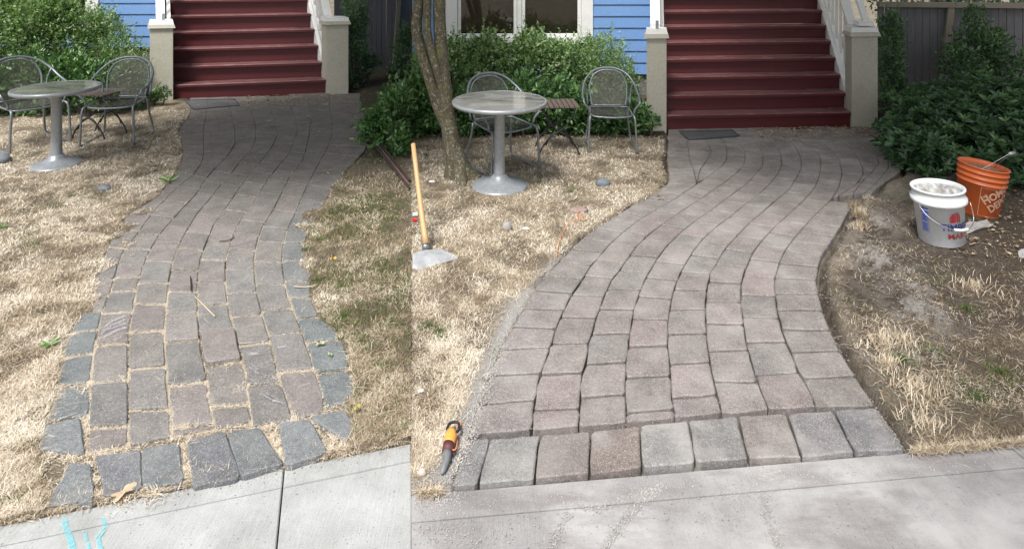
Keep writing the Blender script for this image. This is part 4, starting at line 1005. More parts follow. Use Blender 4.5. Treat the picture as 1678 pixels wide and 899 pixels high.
crown(T3, [(-1.8, 10.2, 4.6, 1.8, 1.7, .9), (-2.4, 8.0, 4.3, 1.6, 1.5, .7), (-3.6, 5.6, 4.2, 1.5, 1.3, .7), (-2.2, 4.6, 4.2, 1.1, 1.3, .6), (-1.8, 6.2, 4.3, 1.0, 1.3, .6), (-4.3, 4.7, 4.3, 1.3, 1.3, .6), (-3.3, 3.9, 4.3, 1.2, 1.1, .6)], 16000, (.14, .24), M_LEAF_DARK)  # crown of an added tree, spread to shade the far old path

# ------------------------------------------------------------------ steps with cream posts and white rails
def staircase(label, A, Bp, flight, h1, rise, run, nstep, postL, postR, post_h, gap_white, over):
    """A, Bp: front corners on the ground; flight: sideways drift per metre of depth"""
    A, Bp = Vector(A), Vector(Bp); u = (Bp - A).normalized(); Wd = (Bp - A).length
    v = Vector((flight, 1, 0)); t = thing('front_steps', label, 'steps', tuple((A + Bp) / 2))
    nrm = Vector((-u.y, u.x, 0))
    def pt(s, d, z): p = A + u * s + v * d; return Vector((p.x, p.y, z))
    for k in range(nstep):
        zt = h1 + rise * k; z0 = -.05 if k == 0 else h1 + rise * (k - 1); d = run * k
        o_ = .034 if k else .018
        MB().frame_box(pt(0, d + o_ + .004, z0), u * Wd, v * .02, Vector((0, 0, zt - z0 - .040))).build('riser', M_MAROON, t, world=True)
        hgt = .038; b = MB(); bev = .007
        a0 = pt(-.0, d - .012, zt - hgt)
        P = [pt(0, d - .012, zt - hgt), pt(Wd, d - .012, zt - hgt), pt(Wd, d + run + .018, zt - hgt), pt(0, d + run + .018, zt - hgt)]
        T = [pt(0, d - .012 + bev, zt), pt(Wd, d - .012 + bev, zt), pt(Wd, d + run + .018, zt), pt(0, d + run + .018, zt)]
        M_ = [pt(0, d - .012, zt - bev), pt(Wd, d - .012, zt - bev), pt(Wd, d + run + .018, zt - bev), pt(0, d + run + .018, zt - bev)]
        b.add([tuple(p) for p in P + M_ + T], [(3, 2, 1, 0), (8, 9, 10, 11)] + [(i, (i + 1) % 4, 4 + (i + 1) % 4, 4 + i) for i in range(4)] + [(4 + i, 4 + (i + 1) % 4, 8 + (i + 1) % 4, 8 + i) for i in range(4)])
        tr = b.build('tread', M_TREAD, t, world=True); tr.data.materials.append(M_MAROON)
        for pi_, p_ in enumerate(tr.data.polygons): p_.material_index = 1 if 2 <= pi_ < 6 or pi_ == 0 else 0
    D = run * nstep; zt = h1 + rise * (nstep - 1)
    MB().frame_box(pt(-.35, D + .03, zt - .02), u * (Wd + .7), v * 1.6, Vector((0, 0, .04))).build('porch_deck', M_TREAD, t, world=True)
    # slanted skirt board and siding triangle beneath each rail
    for side in (-1, 1):
        s0 = -.055 if side < 0 else Wd + .004
        a = [pt(s0, .04, -.02), pt(s0 + .05, .04, -.02), pt(s0 + .05, D, -.02), pt(s0, D, -.02), pt(s0, .04, h1 + .06), pt(s0 + .05, .04, h1 + .06), pt(s0 + .05, D, zt + .10), pt(s0, D, zt + .10)]
        MB().hexa(a).build('stringer', gap_white, t, world=True)
    # posts
    for side, (s, d, w, dep) in ((-1, postL), (1, postR)):
        p = MB(); ch = .006
        o = pt(s, d, -.05); ux = u * w; uy = v * dep
        p.frame_box(o, ux, uy, Vector((0, 0, post_h + .05))); post = p.build('newel_post', M_CREAM, t, world=True)
        c = pt(s, d, 0) + ux / 2 + uy / 2
        for (e, z0, z1) in ((.030, post_h + .001, post_h + .045), (.012, post_h + .047, post_h + .10)):
            q = MB(); x = u * (w / 2 + e); y = v * (dep / 2 + e); z0v, z1v = Vector((0, 0, z0)), Vector((0, 0, z1)); k = .93
            q.hexa([c - x - y + z0v, c + x - y + z0v, c + x + y + z0v, c - x + y + z0v, c - x * k - y * k + z1v, c + x * k - y * k + z1v, c + x * k + y * k + z1v, c - x * k + y * k + z1v])
            q.build('post_cap', M_WHITE if e < .02 else M_CREAM, post, world=True)
    return t, pt, Wd, D, zt, u, v
def rail(t, pt, s, d0, z0, d1, z1, w=.10, h=.045, name='handrail', mat=None, zoff=0):
    a = [pt(s, d0, z0), pt(s + w, d0, z0), pt(s + w, d1, z1), pt(s, d1, z1)]
    return MB().hexa(a + [p + Vector((0, 0, h)) for p in a]).build(name, mat or M_WHITE, t, world=True)
def balustrade(t, pt, s, d0, z0, d1, z1, hb, n, wb=.028):
    """bottom rail from (d0,z0) to (d1,z1); top rail hb above; n balusters"""
    rail(t, pt, s, d0, z0, d1, z1, .07, .05, 'bottom_rail'); 
    rail(t, pt, s - .02, d0, z0 + hb, d1, z1 + hb, .115, .05, 'handrail'); rail(t, pt, s + .008, d0, z0 + hb - .07, d1, z1 + hb - .07, .055, .055, 'under_rail')
    for k in range(n):
        f = (k + .5) / n; d = d0 + (d1 - d0) * f; z = z0 + (z1 - z0) * f
        sl = (z1 - z0) / (d1 - d0)
        a = [pt(s + .017, d, z + .052), pt(s + .017 + wb, d, z + .052), pt(s + .017 + wb, d + wb, z + .052 + sl * wb), pt(s + .017, d + wb, z + .052 + sl * wb)]
        b = [Vector((p.x, p.y, p.z + hb - .124)) for p in a]
        MB().hexa(a + b).build('baluster', M_WHITE, t, world=True)

LA, LBp = W(285, 163), W(534, 153)
tL, ptL, WdL, DL, ztL, uL, vL = staircase('maroon wooden steps with cream posts, above the overgrown old path', (LA.x, LA.y, 0), (LBp.x, LBp.y, 0), -.58, .197, .218, .20, 9, (-.30, -.06, .285, .26), (WdL_ := (LBp - LA).length + .002, -.03, .30, .26), .98, M_WHITE, 0)
balustrade(tL, ptL, WdL + .06, .24, .30, DL, ztL + .22, .74, 10)
balustrade(tL, ptL, -.20, .22, .30, DL, ztL + .22, .78, 13)
RA, RBp = W(1093, 213), W(1394, 207)
tR, ptR, WdR, DR, ztR, uR, vR = staircase('maroon wooden steps with cream posts, above the newly laid path', (RA.x, RA.y, 0), (RBp.x, RBp.y, 0), .21, .165, .178, .20, 11, (-.232, -.03, .225, .22), ((RBp - RA).length + .002, -.03, .31, .24), 1.03, M_WHITE, 0)
balustrade(tR, ptR, WdR + .05, .2, .30, DR, ztR + .24, .80, 12)
balustrade(tR, ptR, -.17, .19, .30, DR, ztR + .24, .82, 17)
for pt_, W_, h1_, rise_, n_, sd_ in ((ptL, WdL, .197, .218, 6, 41), (ptR, WdR, .165, .178, 8, 42)):
    rr2 = random.Random(sd_); out = []
    for k in range(n_):
        for _ in range(26):
            f_ = rr2.random() ** .6; p = pt_(W_ * f_, .2 * k + rr2.uniform(.0, .17), h1_ + rise_ * k + .002); out.append((p.x, p.y, p.z))
    litter('step_litter', out, (.006, .014), M_LITTER, sd_)
# wall-mounted outer hand rail ending on the right post, and the metal bracket on the left one
def grab(t, pt, s, d0, z0, d1, z1, r=.028):
    MB().tube([pt(s, d0, z0), pt(s, d0 + .12, z0 + .02), pt(s, d1, z1)], r, 10, smooth=2).build('grab_rail', M_WHITE, t, world=True, smooth=True)
rail(tR, ptR, WdR + .155, .02, 1.16, DR, ztR + 1.20, .075, .07, 'grab_rail'); rail(tR, ptR, WdR + .10, -.0, 1.145, .0 + .2, 1.15, .18, .05, 'rail_return')
MB().frame_box(ptR(-.13, -.02, 1.135), uR * .035, vR * .03, Vector((0, 0, .09))).build('bracket', M_IRON2, tR, world=True)
MB().frame_box(ptL(-.15, -.03, 1.085), uL * .035, vL * .03, Vector((0, 0, .09))).build('bracket', M_IRON2, tL, world=True)

# ------------------------------------------------------------------ houses
def house(label, P, Q, zbot, board, windows, ztop=3.6, trims=(), back=4.0, xclip=None):
    """front wall from ground point P to Q; boards are laid between openings"""
    P, Q = Vector(P), Vector(Q); u = (Q - P).normalized(); L = (Q - P).length; n = Vector((u.y, -u.x, 0)); t = thing('house', label, 'house', tuple(P))
    def pt(s, o, z): p = P + u * s + n * o; return Vector((p.x, p.y, z))
    MB().frame_box(pt(0, -.02, -.1), u * L, n * -.2, Vector((0, 0, zbot + .1))).build('foundation', M_FOUND, t, world=True)
    z = zbot
    while z < ztop:
        z1 = z + board; segs = [(0.0, L)]
        for (a, b, c, d) in windows:
            if z1 > c and z < d:
                ns = []
                for (s0, s1) in segs:
                    if a > s0: ns.append((s0, min(a, s1)))
                    if b < s1: ns.append((max(b, s0), s1))
                segs = [x for x in ns if x[1] - x[0] > .02]
        for (s0, s1) in segs:
            MB().hexa([pt(s0, .028, z), pt(s1, .028, z), pt(s1, .0, z), pt(s0, .0, z), pt(s0, .010, z1 + .012), pt(s1, .010, z1 + .012), pt(s1, -.004, z1 + .012), pt(s0, -.004, z1 + .012)]).build('siding_board', M_BLUE, t, world=True)
        z = z1
    for (a, b, c, d) in windows:      # dim room and frame
        fr = MB(); e = .035
        wn_ = MB().frame_box(pt(a, .03, c - .03), u * (b - a), n * .06, Vector((0, 0, .05))).build('window_sill', M_WHITE, t, world=True)
        ins = []
        cas = .16
        jambs = [(a, a + cas), (b - cas, b)]
        f = None
        for (s0, s1) in jambs:
            o = MB().frame_box(pt(s0, .0, c + .022), u * (s1 - s0), n * .045, Vector((0, 0, d - c + .02))).build('window_casing', M_WHITE, t, world=True)
        MB().frame_box(pt(a, .0, d + .044), u * (b - a), n * .05, Vector((0, 0, .14))).build('window_casing', M_WHITE, t, world=True)
        mid = (a + b) / 2
        for (s0, s1) in ((a + cas + .005, mid - .035), (mid + .035, b - cas - .005)):
            w = MB(); fw = .045
            for (x0, x1, y0, y1) in ((s0, s1, c + .024, c + .024 + fw + .02), (s0, s1, d - fw, d), (s0, s0 + fw, c + .09, d - fw - .001), (s1 - fw, s1, c + .09, d - fw - .001)):
                w.frame_box(pt(x0, -.03, y0), u * (x1 - x0), n * .045, Vector((0, 0, y1 - y0)))
            wo_ = w.build('window', M_WHITE, t, world=True)
            MB().frame_box(pt(s0 + fw - .005, -.012, c + .085), u * (s1 - s0 - 2 * fw + .01), n * .005, Vector((0, 0, d - c - fw - .08))).build('pane', M_GLASS, wo_, world=True)
            bl = MB(); zz = c + .1  # added slats stand in for the lines reflected in the glass
            while zz < d - .05:
                bl.hexa([pt(s0 + .02, -.075, zz), pt(s1 - .02, -.075, zz), pt(s1 - .02, -.072, zz), pt(s0 + .02, -.072, zz), pt(s0 + .02, -.098, zz + .034), pt(s1 - .02, -.098, zz + .034), pt(s1 - .02, -.095, zz + .034), pt(s0 + .02, -.095, zz + .034)]); zz += .036
            bo = bl.build('reflection_slats', M_REFL_SLAT, wo_, world=True); bo['kind'] = 'stuff'
        MB().frame_box(pt(mid - .03, .0, c + .022), u * .06, n * .04, Vector((0, 0, d - c + .02))).build('mullion', M_WHITE, t, world=True)
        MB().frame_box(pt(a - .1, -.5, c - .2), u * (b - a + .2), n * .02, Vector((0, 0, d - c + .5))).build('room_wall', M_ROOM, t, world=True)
    for (s0, s1, z0, z1) in trims:
        MB().frame_box(pt(s0, .0, z0), u * (s1 - s0), n * .05, Vector((0, 0, z1 - z0))).build('corner_board', M_WHITE, t, world=True)
    # side, back and roof, seen only from elsewhere
    MB().frame_box(pt(0, -.25, -.1), u * .1, n * -back, Vector((0, 0, ztop + .1))).build('side_wall', M_BLUE, t, world=True)
    MB().frame_box(pt(L - .1, -.25, -.1), u * .1, n * -back, Vector((0, 0, ztop + .1))).build('side_wall', M_BLUE, t, world=True)
    r = MB(); rz = ztop + .02
    r.hexa([pt(-.3, .35, rz), pt(L + .3, .35, rz), pt(L + .3, -back - .6, rz), pt(-.3, -back - .6, rz), pt(-.3, .35, rz + .12), pt(L + .3, .35, rz + .12), pt(L + .3, -back / 2, rz + 1.4), pt(-.3, -back / 2, rz + 1.4)])
    r.build('roof', simple('roof_shingles_' + ('a' if P.x < -3 else 'b'), (.08, .08, .08), (.14, .13, .13), 30, .9), t, world=True)
    return t, pt
# old garden: window at the left edge, siding up to the post
PL_, QL_ = WY(-420, 0, 9.6), WY(262, 0, 9.9)
LHOUSE, ph = house('blue clapboard house wall left of the old steps, window edge showing above the hedge', (PL_.x, PL_.y, 0), (QL_.x, QL_.y, 0), .56, .17,
      [((Vector((WY(-160, 0, 9.7).x, 9.7, 0)) - Vector((PL_.x, PL_.y, 0))).length, (Vector((WY(164, 0, 9.86).x, 9.86, 0)) - Vector((PL_.x, PL_.y, 0))).length, .86, 2.7)])
PR_, QR_ = WY(676, 0, 9.0), WY(1072, 0, 9.02)
def sR(x): return (WY(x, 0, 9.01).x - PR_.x)
RHOUSE, ph2 = house('blue clapboard house wall with a wide white window above the hedge of the new garden', (PR_.x, PR_.y, 0), (QR_.x, QR_.y, 0), .30, .163, [(sR(731), sR(971), .78, 2.7)],
      )

# ------------------------------------------------------------------ fences
def fence(label, P, Q, ztop, n, post_at, seed, extra=None, lat=True):
    P, Q = Vector(P), Vector(Q); u = (Q - P).normalized(); L = (Q - P).length; nn = Vector((u.y, -u.x, 0)); r = random.Random(seed)
    t = thing('wooden_fence', label, 'fence', tuple(P)); w = L / n
    def pt(s, o, z): p = P + u * s + nn * o; return Vector((p.x, p.y, z))
    for k in range(n):
        s0 = k * w + r.uniform(.002, .005); s1 = (k + 1) * w - r.uniform(.002, .006); o = r.uniform(-.004, .004); z1 = ztop - .03 + (0 if lat else r.uniform(-.01, .01)); tl = r.uniform(-.004, .004)
        b = MB().hexa([pt(s0, o, -.05), pt(s1, o, -.05), pt(s1, o - .02, -.05), pt(s0, o - .02, -.05), pt(s0 + tl, o, z1), pt(s1 + tl, o, z1), pt(s1 + tl, o - .02, z1), pt(s0 + tl, o - .02, z1)]).build('board', M_FENCE, t, world=True)
    for (s, lean, wd) in post_at:
        MB().hexa([pt(s, .012, -.05), pt(s + wd, .012, -.05), pt(s + wd, .06, -.05), pt(s, .06, -.05), pt(s + lean, .012, ztop - .032), pt(s + lean + wd, .012, ztop - .032), pt(s + lean + wd, .06, ztop - .032), pt(s + lean, .06, ztop - .032)]).build('post', M_FPOST, t, world=True)
    MB().frame_box(pt(0, -.04, ztop - .03), u * L, nn * .115, Vector((0, 0, .07))).build('top_rail', M_FPOST, t, world=True)
    if lat:                      # open trellis strip above the rail
        for k in range(int(L / .14)):
            MB().frame_box(pt(k * .14 + .02, -.01, ztop + .042), u * .03, nn * .015, Vector((0, 0, .42))).build('trellis_slat', M_FENCE, t, world=True)
        MB().frame_box(pt(0, -.02, ztop + .464), u * L, nn * .05, Vector((0, 0, .05))).build('trellis_cap', M_FENCE, t, world=True)
    return t
FA, FB = WY(548, 0, 10.6), WY(673, 0, 11.4)
fence('dark weathered board fence behind the shrubs at the right of the old garden', (FA.x, FA.y, 0), (FB.x - .002, FB.y, 0), 1.70, 15, [((WY(640, 0, 11.2) - WY(548, 0, 10.6)).length, .13, .07)], 4, lat=False)
FA, FB = WY(1438, 0, 9.1), WY(1740, 0, 8.75)
fence('dark weathered board fence with a top rail behind the bushes of the new garden', (FA.x, FA.y, 0), (FB.x, FB.y, 0), 1.27, 24, [((WY(1532, 0, 9.0) - WY(1438, 0, 9.1)).length, .14, .085)], 6)
# dark hedge behind the trellis
shrub('background_hedge', 'dark hedge seen through the trellis above the new garden fence', [B(1500, -30, 90, 50, 10.2, .4), B(1620, -30, 90, 50, 10.0, .4), B(1740, -30, 80, 50, 9.9, .4)], 5000, (.05, .09), (.4, .6), M_LEAF_DARK)

# ------------------------------------------------------------------ grille mats at the foot of the steps
M_MATBAR = simple('worn_grey_rubber', (.07, .075, .08), (.14, .145, .15), 60, .7)
def grille(label, c4, z=.006):
    P = [W(x, y, z) for x, y in c4]; t = thing('grille_mat', label, 'mat', tuple((P[0] + P[1] + P[2] + P[3]) / 4))
    def q(a, b): return P[0].lerp(P[1], a).lerp(P[3].lerp(P[2], a), b)
    e = MB(); w = .03
    for (a0, b0, a1, b1) in ((0, 0, 1, .06), (0, .94, 1, 1), (0, .062, .018, .938), (.982, .062, 1, .938)):
        pts = [q(a0, b0), q(a1, b0), q(a1, b1), q(a0, b1)]; e.hexa([p + Vector((0, 0, -.008)) for p in pts] + [p + Vector((0, 0, .004)) for p in pts])
    e.build('rim', M_RUBBER, t, world=True)
    b = MB()
    for k in range(17):
        a = .03 + .94 * k / 17; pts = [q(a, .075), q(a + .026, .075), q(a + .026, .925), q(a, .925)]; b.hexa([p + Vector((0, 0, -.006)) for p in pts] + [p + Vector((0, 0, .002)) for p in pts])
    for k in range(7):
        v_ = .1 + .8 * k / 7; pts = [q(.03, v_), q(.97, v_), q(.97, v_ + .03), q(.03, v_ + .03)]; b.hexa([p + Vector((0, 0, -.009)) for p in pts] + [p + Vector((0, 0, -.002)) for p in pts])
    b.build('bars', M_MATBAR, t, world=True)
    pn = MB(); pts = [q(.01, .03), q(.99, .03), q(.99, .97), q(.01, .97)]; pn.hexa([p + Vector((0, 0, -.014)) for p in pts] + [p + Vector((0, 0, -.0095)) for p in pts]); pn.build('pan', M_DARK, t, world=True)
grille('black barred mat on the ground at the left foot of the old steps', ((300, 164), (385, 162), (393, 173), (318, 180)))
grille('black barred mat on the ground at the left foot of the new steps', ((1112, 215), (1200, 213), (1213, 223), (1129, 230)))

# ------------------------------------------------------------------ round tables
def cafe_table(loc, label, R, rb, hgt=.72):
    t = thing('pedestal_table', label, 'table', loc)
    MB().lathe([(R - .012, hgt - .006), (R - .012, hgt)], 64).build('tabletop', M_TOP, t, smooth=False)
    MB().lathe([(R - .03, hgt - .03), (R - .008, hgt - .034), (R + .004, hgt - .026), (R + .007, hgt - .012), (R + .002, hgt + .001), (R - .010, hgt + .003), (R - .012, hgt - .002)], 64, ends=False).build('rim', M_IRON2, t, smooth=True)
    MB().lathe([(R - .02, hgt - .028), (R - .02, hgt - .008)], 48).build('underside', M_IRON2, t)
    MB().lathe([(.058, .035), (.05, .06), (.045, .2), (.042, hgt - .07), (.06, hgt - .05), (.10, hgt - .03)], 24).build('pedestal', M_IRON2, t, smooth=True)
    MB().lathe([(rb, -.01), (rb + .002, .008), (rb - .006, .016), (rb * .8, .030), (rb * .55, .048), (rb * .34, .068), (.062, .092), (.052, .10)], 48).build('base', M_IRON2, t, smooth=True)
    return t
cafe_table((-4.23, 5.95, 0), 'round grey pedestal table on the straw-coloured lawn beside the overgrown path', .35, .205)
cafe_table((-.105, 5.40, 0), 'round grey pedestal table between the tree trunk and the slatted side table', .395, .235)

# ------------------------------------------------------------------ wrought iron chairs with expanded-metal seats
def mirror(pts): return [(-x, y, z) for x, y, z in pts][::-1]
def chair():
    t = thing('mesh_chair', 'x', 'chair')
    h = [(-.315, -.17, .585), (-.325, -.08, .60), (-.315, .06, .655), (-.285, .17, .735), (-.21, .255, .82), (-.10, .298, .866)]
    MB().tube(h + [(0, .305, .875)] + mirror(h), .0125, 8, smooth=4).build('arm_hoop', M_IRON, t, smooth=True)
    i = [(-.20, .17, .43), (-.215, .205, .56), (-.22, .235, .68), (-.175, .27, .79), (-.09, .29, .84)]
    MB().tube(i + [(0, .294, .85)] + mirror(i), .010, 8, smooth=4).build('back_frame', M_IRON, t, smooth=True)
    for s in (-1, 1):
        MB().tube([(s * .315, -.17, .585), (s * .318, -.205, .572), (s * .305, -.215, .54), (s * .265, -.20, .49), (s * .25, -.19, .43)], .0115, 8).build('arm_support', M_IRON, t, smooth=True)
        MB().tube([(s * .235, -.16, .42), (s * .245, -.235, .415), (s * .255, -.265, .37), (s * .265, -.27, .2), (s * .27, -.275, .05), (s * .272, -.255, .012), (s * .272, -.1, .010), (s * .27, .18, .010), (s * .268, .235, .03), (s * .255, .235, .12), (s * .235, .20, .26), (s * .225, .17, .42)], .0115, 8, smooth=4).build('leg', M_IRON, t, smooth=True)
        MB().tube([(s * .25, .17, .45), (s * .262, .20, .60), (s * .288, .165, .725)], .0105, 8).build('back_strut', M_IRON, t, smooth=True)
        MB().box((s * .10, .298, .858), (.012, .02, .03)).build('weld_tab', M_IRON, t)
    sf = [(-.235, -.14, .42), (-.20, -.225, .408), (0, -.25, .40), (.20, -.225, .408), (.235, -.14, .42), (.23, .05, .425), (.21, .165, .43), (0, .185, .43), (-.21, .165, .43), (-.23, .05, .425)]
    MB().tube(sf, .0105, 8, closed=True, smooth=3).build('seat_frame', M_IRON, t, smooth=True)
    # expanded metal: crossing strands
    def inside(x, y): return abs(x) < (.235 - .02 * max(0, (y - .05) / .12) if y > -.14 else .235 - .06 * ((-.14 - y) / .09)) and y > -.245 + .25 * x * x * 2 and y < .185 - .25 * x * x
    def lattice(fn, a0, a1, b0, b1, step, ok, w=.0022, ratio=.55):
        m_ = MB()
        for sg in (-1, 1):
            c = -2.0
            while c < 2.0:
                prev = None; a = a0
                while a <= a1 + 1e-6:
                    b = sg * ratio * (a - a0) + c
                    if b0 <= b <= b1 and ok(a, b):
                        p = Vector(fn(a, b)); p2 = Vector(fn(a, b + w * 1.6))
                        if prev is not None:
                            n = len(m_.v); m_.v += [tuple(prev[0]), tuple(p), tuple(p2), tuple(prev[1])]; m_.f.append((n, n + 1, n + 2, n + 3))
                        prev = (p, p2)
                    else: prev = None
                    a += .022
                c += step
        return m_
    lattice(lambda x, y: (x, y, .418 - .028 * math.cos(x * 5) * math.cos((y + .03) * 6) + .008), -.24, .24, -.25, .19, .0135, inside).build('seat_mesh', M_MESH, t)
    def bk(x, z):
        f = (z - .43) / .42; return (x, .17 + .115 * f + .02 * math.cos(x * 7) * math.sin(f * 3) + .0, z)
    lattice(bk, -.22, .22, .44, .85, .0125, lambda x, z: z < .85 - max(0, (abs(x) - .04)) ** 2 * 4.2 and abs(x) < .20 + .02 * min(1, (z - .43) / .2)).build('back_mesh', M_MESH, t)
    MB().tube([(-.20, .17, .45), (0, .175, .447), (.20, .17, .45)], .008, 6).build('back_cross_rod', M_IRON, t, smooth=True)
    return t
CH = chair(); CH['label'] = 'grey mesh armchair facing the viewer, between the slatted side table and the new steps'
CH.location = (1.0, 6.33, 0)
def chair_at(loc, rz, label, first=False):
    o = CH if first else copy_tree(CH)
    o.location = loc; o.rotation_euler = (0, 0, rz); o['label'] = label; return o
def gx(x, y): p = W(x, y); return (p.x, p.y, 0)
CHAIRS = [
 ((1.0, 6.53, 0), math.radians(-3), 'grey mesh armchair facing the viewer, between the slatted side table and the new steps', .87),
 ((-.10, 5.92, 0), math.radians(32), 'grey mesh armchair partly hidden behind the round table of the new garden', .93),
 ((-4.17, 6.80, 0), math.radians(8), 'grey mesh armchair between the round table and the old steps', .95),
 ((-5.0, 6.62, 0), math.radians(60), 'grey mesh armchair cut off by the left edge of the picture behind the round table', 1.0),
]
for i, (l, r, s, k_) in enumerate(CHAIRS): chair_at(l, r, s, i == 0).scale = (k_, k_, k_)

# ------------------------------------------------------------------ slatted folding side tables
def side_table(loc, rz, label):
    t = thing('slatted_side_table', label, 'side table', loc, rz)
    for k in range(8):
        x = -.20 + .4 * (k + .5) / 8
        MB().box((x, 0, .47), (.041, .36, .014)).build('slat', M_SLAT, t)
    for y in (-.14, .14): MB().box((0, y, .457), (.39, .022, .010)).build('batten', M_BLACK, t)
    for s in (-1, 1):
        for y in (-.15, .15):
            MB().tube([(s * .16, y, .452), (s * .125, y, .36), (s * .03, y, .25), (-s * .09, y, .17), (-s * .17, y, .07), (-s * .20, y, 0)], .008, 6).build('leg', M_BLACK, t, smooth=True)
    for y in (-.15, .15): MB().tube([(-.13, y, .10), (-.08, y, .19), (0, y, .225), (.08, y, .19), (.13, y, .10)], .007, 6).build('arch_brace', M_BLACK, t, smooth=True)
    MB().tube([(0, -.15, .255), (0, .15, .255)], .007, 6).build('cross_rod', M_BLACK, t)
    return t
side_table((.45, 6.40, 0), math.radians(4), 'small table with grey-brown slats and curved black legs between the armchairs of the new garden')
side_table((-4.47, 6.95, 0), math.radians(-10), 'small table with curved black legs mostly hidden behind the round table of the old garden')

# ------------------------------------------------------------------ buckets
def plastic(name, c, c2, rough=.38):
    m, nt, b = nodes_of(name); co = objco(nt)
    f = noise(nt, co, 7, 6, .7); g = noise(nt, co, 60, 4, .7)
    c_ = mixc(nt, ramp(nt, f, [(.50, 0), (.75, .7)]), c, c2); c_ = mixc(nt, ramp(nt, g, [(.56, 0), (.72, .45)]), c_, c2)
    nt.links.new(c_, b.inputs['Base Color']); b.inputs['Roughness'].default_value = rough; return m
M_PWH = plastic('white_bucket_plastic', (.74, .76, .78), (.52, .50, .46)); M_POR = plastic('orange_bucket_plastic', (.62, .13, .03), (.42, .16, .09), .45)
M_CRUST = simple('crusted_cement', (.16, .15, .145), (.62, .62, .60), 28, .95, bs=.6)
M_WIRE = simple('galvanised_wire', (.35, .36, .37), (.5, .5, .5), 30, .35, .9)
M_NAVY = simple('navy_print', (.02, .03, .16), rough=.5); M_REDP = simple('dark_red_print', (.25, .02, .025), rough=.5); M_BLUEP = simple('blue_print', (.03, .08, .42), rough=.5)
M_PALEP = simple('worn_pale_print', (.62, .36, .26), (.5, .28, .18), 60, .6)
M_GRIP = simple('white_grip', (.6, .6, .58), rough=.5)
def bucket(name, label, loc, tilt, r0, r1, h, mat, ribs, collar):
    t = thing(name, label, 'bucket', loc); t.rotation_euler = tilt
    if collar: prof = [(r0 - .012, .0), (r0, .012), (r0 + (r1 - r0) * .78, h - .098), (r1 + .010, h - .094), (r1 + .015, h - .086), (r1 + .015, h - .066), (r1 + .002, h - .058), (r1 + .002, h - .014), (r1 + .010, h - .010), (r1 + .010, h - .002), (r1 + .004, h), (r1 - .004, h), (r1 - .006, h - .03), (r0 - .006, .012), (0.01, .012)]
    else:
        prof = [(r0 - .012, .0), (r0, .012)]
        for z in (h - .13, h - .09, h - .05):
            rr_ = r0 + (r1 - r0) * z / h; prof += [(rr_, z), (rr_ + .009, z + .004), (rr_ + .009, z + .011), (rr_ + .001, z + .015)]
        prof += [(r1, h - .012), (r1 + .006, h - .008), (r1 + .006, h), (r1 - .003, h), (r1 - .006, h - .03), (r0 - .006, .012), (.01, .012)]
    MB().lathe(prof, 56).build('shell', mat, t, smooth=True)
    return t
def face_dir(loc):
    f = Vector((-loc[0], -loc[1], 0)).normalized(); return f, Vector((-f.y, f.x, 0))
def wrap_mesh(me_pts, loc, r0, r1, h, off=.0042):
    """(arc metres to the right of the side facing the viewer, height) -> point on the bucket wall"""
    f, r = face_dir(loc); out = []
    for (a, z) in me_pts:
        R = r0 + (r1 - r0) * z / h + off; th = a / R; d = f * math.cos(th) + r * math.sin(th); out.append((d.x * R, d.y * R, z))
    return out
def wrap_text(txt, size, a0, z0, loc, r0, r1, h, mat, t, bold=.004, rot=0.0, xs=1.0, name='lettering', pts2=None):
    cu = bpy.data.curves.new(name, 'FONT'); cu.body = txt; cu.size = size; cu.offset = bold * size * 6; cu.resolution_u = 3
    o = bpy.data.objects.new(name, cu); col_link(o)
    dg = bpy.context.evaluated_depsgraph_get(); dg.update(); me = bpy.data.meshes.new_from_object(o.evaluated_get(dg))
    bpy.data.objects.remove(o)
    P = []; c, s = math.cos(rot), math.sin(rot)
    for v in me.vertices: x, y = v.co.x * xs, v.co.y; P.append((a0 + x * c - y * s, z0 + x * s + y * c))
    Q = wrap_mesh(P, loc, r0, r1, h)
    for v, q in zip(me.vertices, Q): v.co = q
    me.materials.clear(); me.materials.append(mat); ob = bpy.data.objects.new(name, me); col_link(ob); ob.parent = t; return ob
def wrap_poly(polys, loc, r0, r1, h, mat, t, name, off=.0036):
    mb = MB()
    for p in polys: mb.add(wrap_mesh(p, loc, r0, r1, h, off), [tuple(range(len(p)))])
    return mb.build(name, mat, t)
def strip_poly(a0, a1, z0, z1, n=4): return [[(a0 + (a1 - a0) * i / n, z0), (a0 + (a1 - a0) * (i + 1) / n, z0), (a0 + (a1 - a0) * (i + 1) / n, z1), (a0 + (a1 - a0) * i / n, z1)] for i in range(n)]

LW = W(1543, 394); LW = (LW.x, LW.y, .0); r0, r1, hb = .134, .151, .37
BW = bucket('white_bucket', 'white plastic bucket with red and navy print, cement crust inside and its wire handle down', LW, (0, math.radians(-4.5), 0), r0, r1, hb, M_PWH, 0, True)
MB().lathe([(.129, .22), (.136, .27), (.1435, .34), (.1415, .342), (.129, .24), (.12, .225), (.02, .22)], 48, ends=False).build('cement_crust', M_CRUST, BW, smooth=True)
wrap_text('TIMBER', .064, .002, .124, LW, r0, r1, hb, M_NAVY, BW, .0015, 0, 1.0); wrap_text('MART', .050, .040, .070, LW, r0, r1, hb, M_REDP, BW, .0015, 0, 1.15)
wrap_poly([[(.066, .178), (.098, .178), (.098, .222), (.082, .240), (.066, .222)], [(.060, .178), (.0645, .178), (.0645, .222), (.060, .214)]], LW, r0, r1, hb, M_REDP, BW, 'house_emblem')
wrap_poly([[(.104, .178), (.114, .178), (.114, .226), (.098, .245), (.091, .240), (.104, .222)], [(.120, .178), (.130, .178), (.130, .226), (.113, .247), (.106, .244), (.120, .224)]], LW, r0, r1, hb, M_REDP, BW, 'house_emblem')
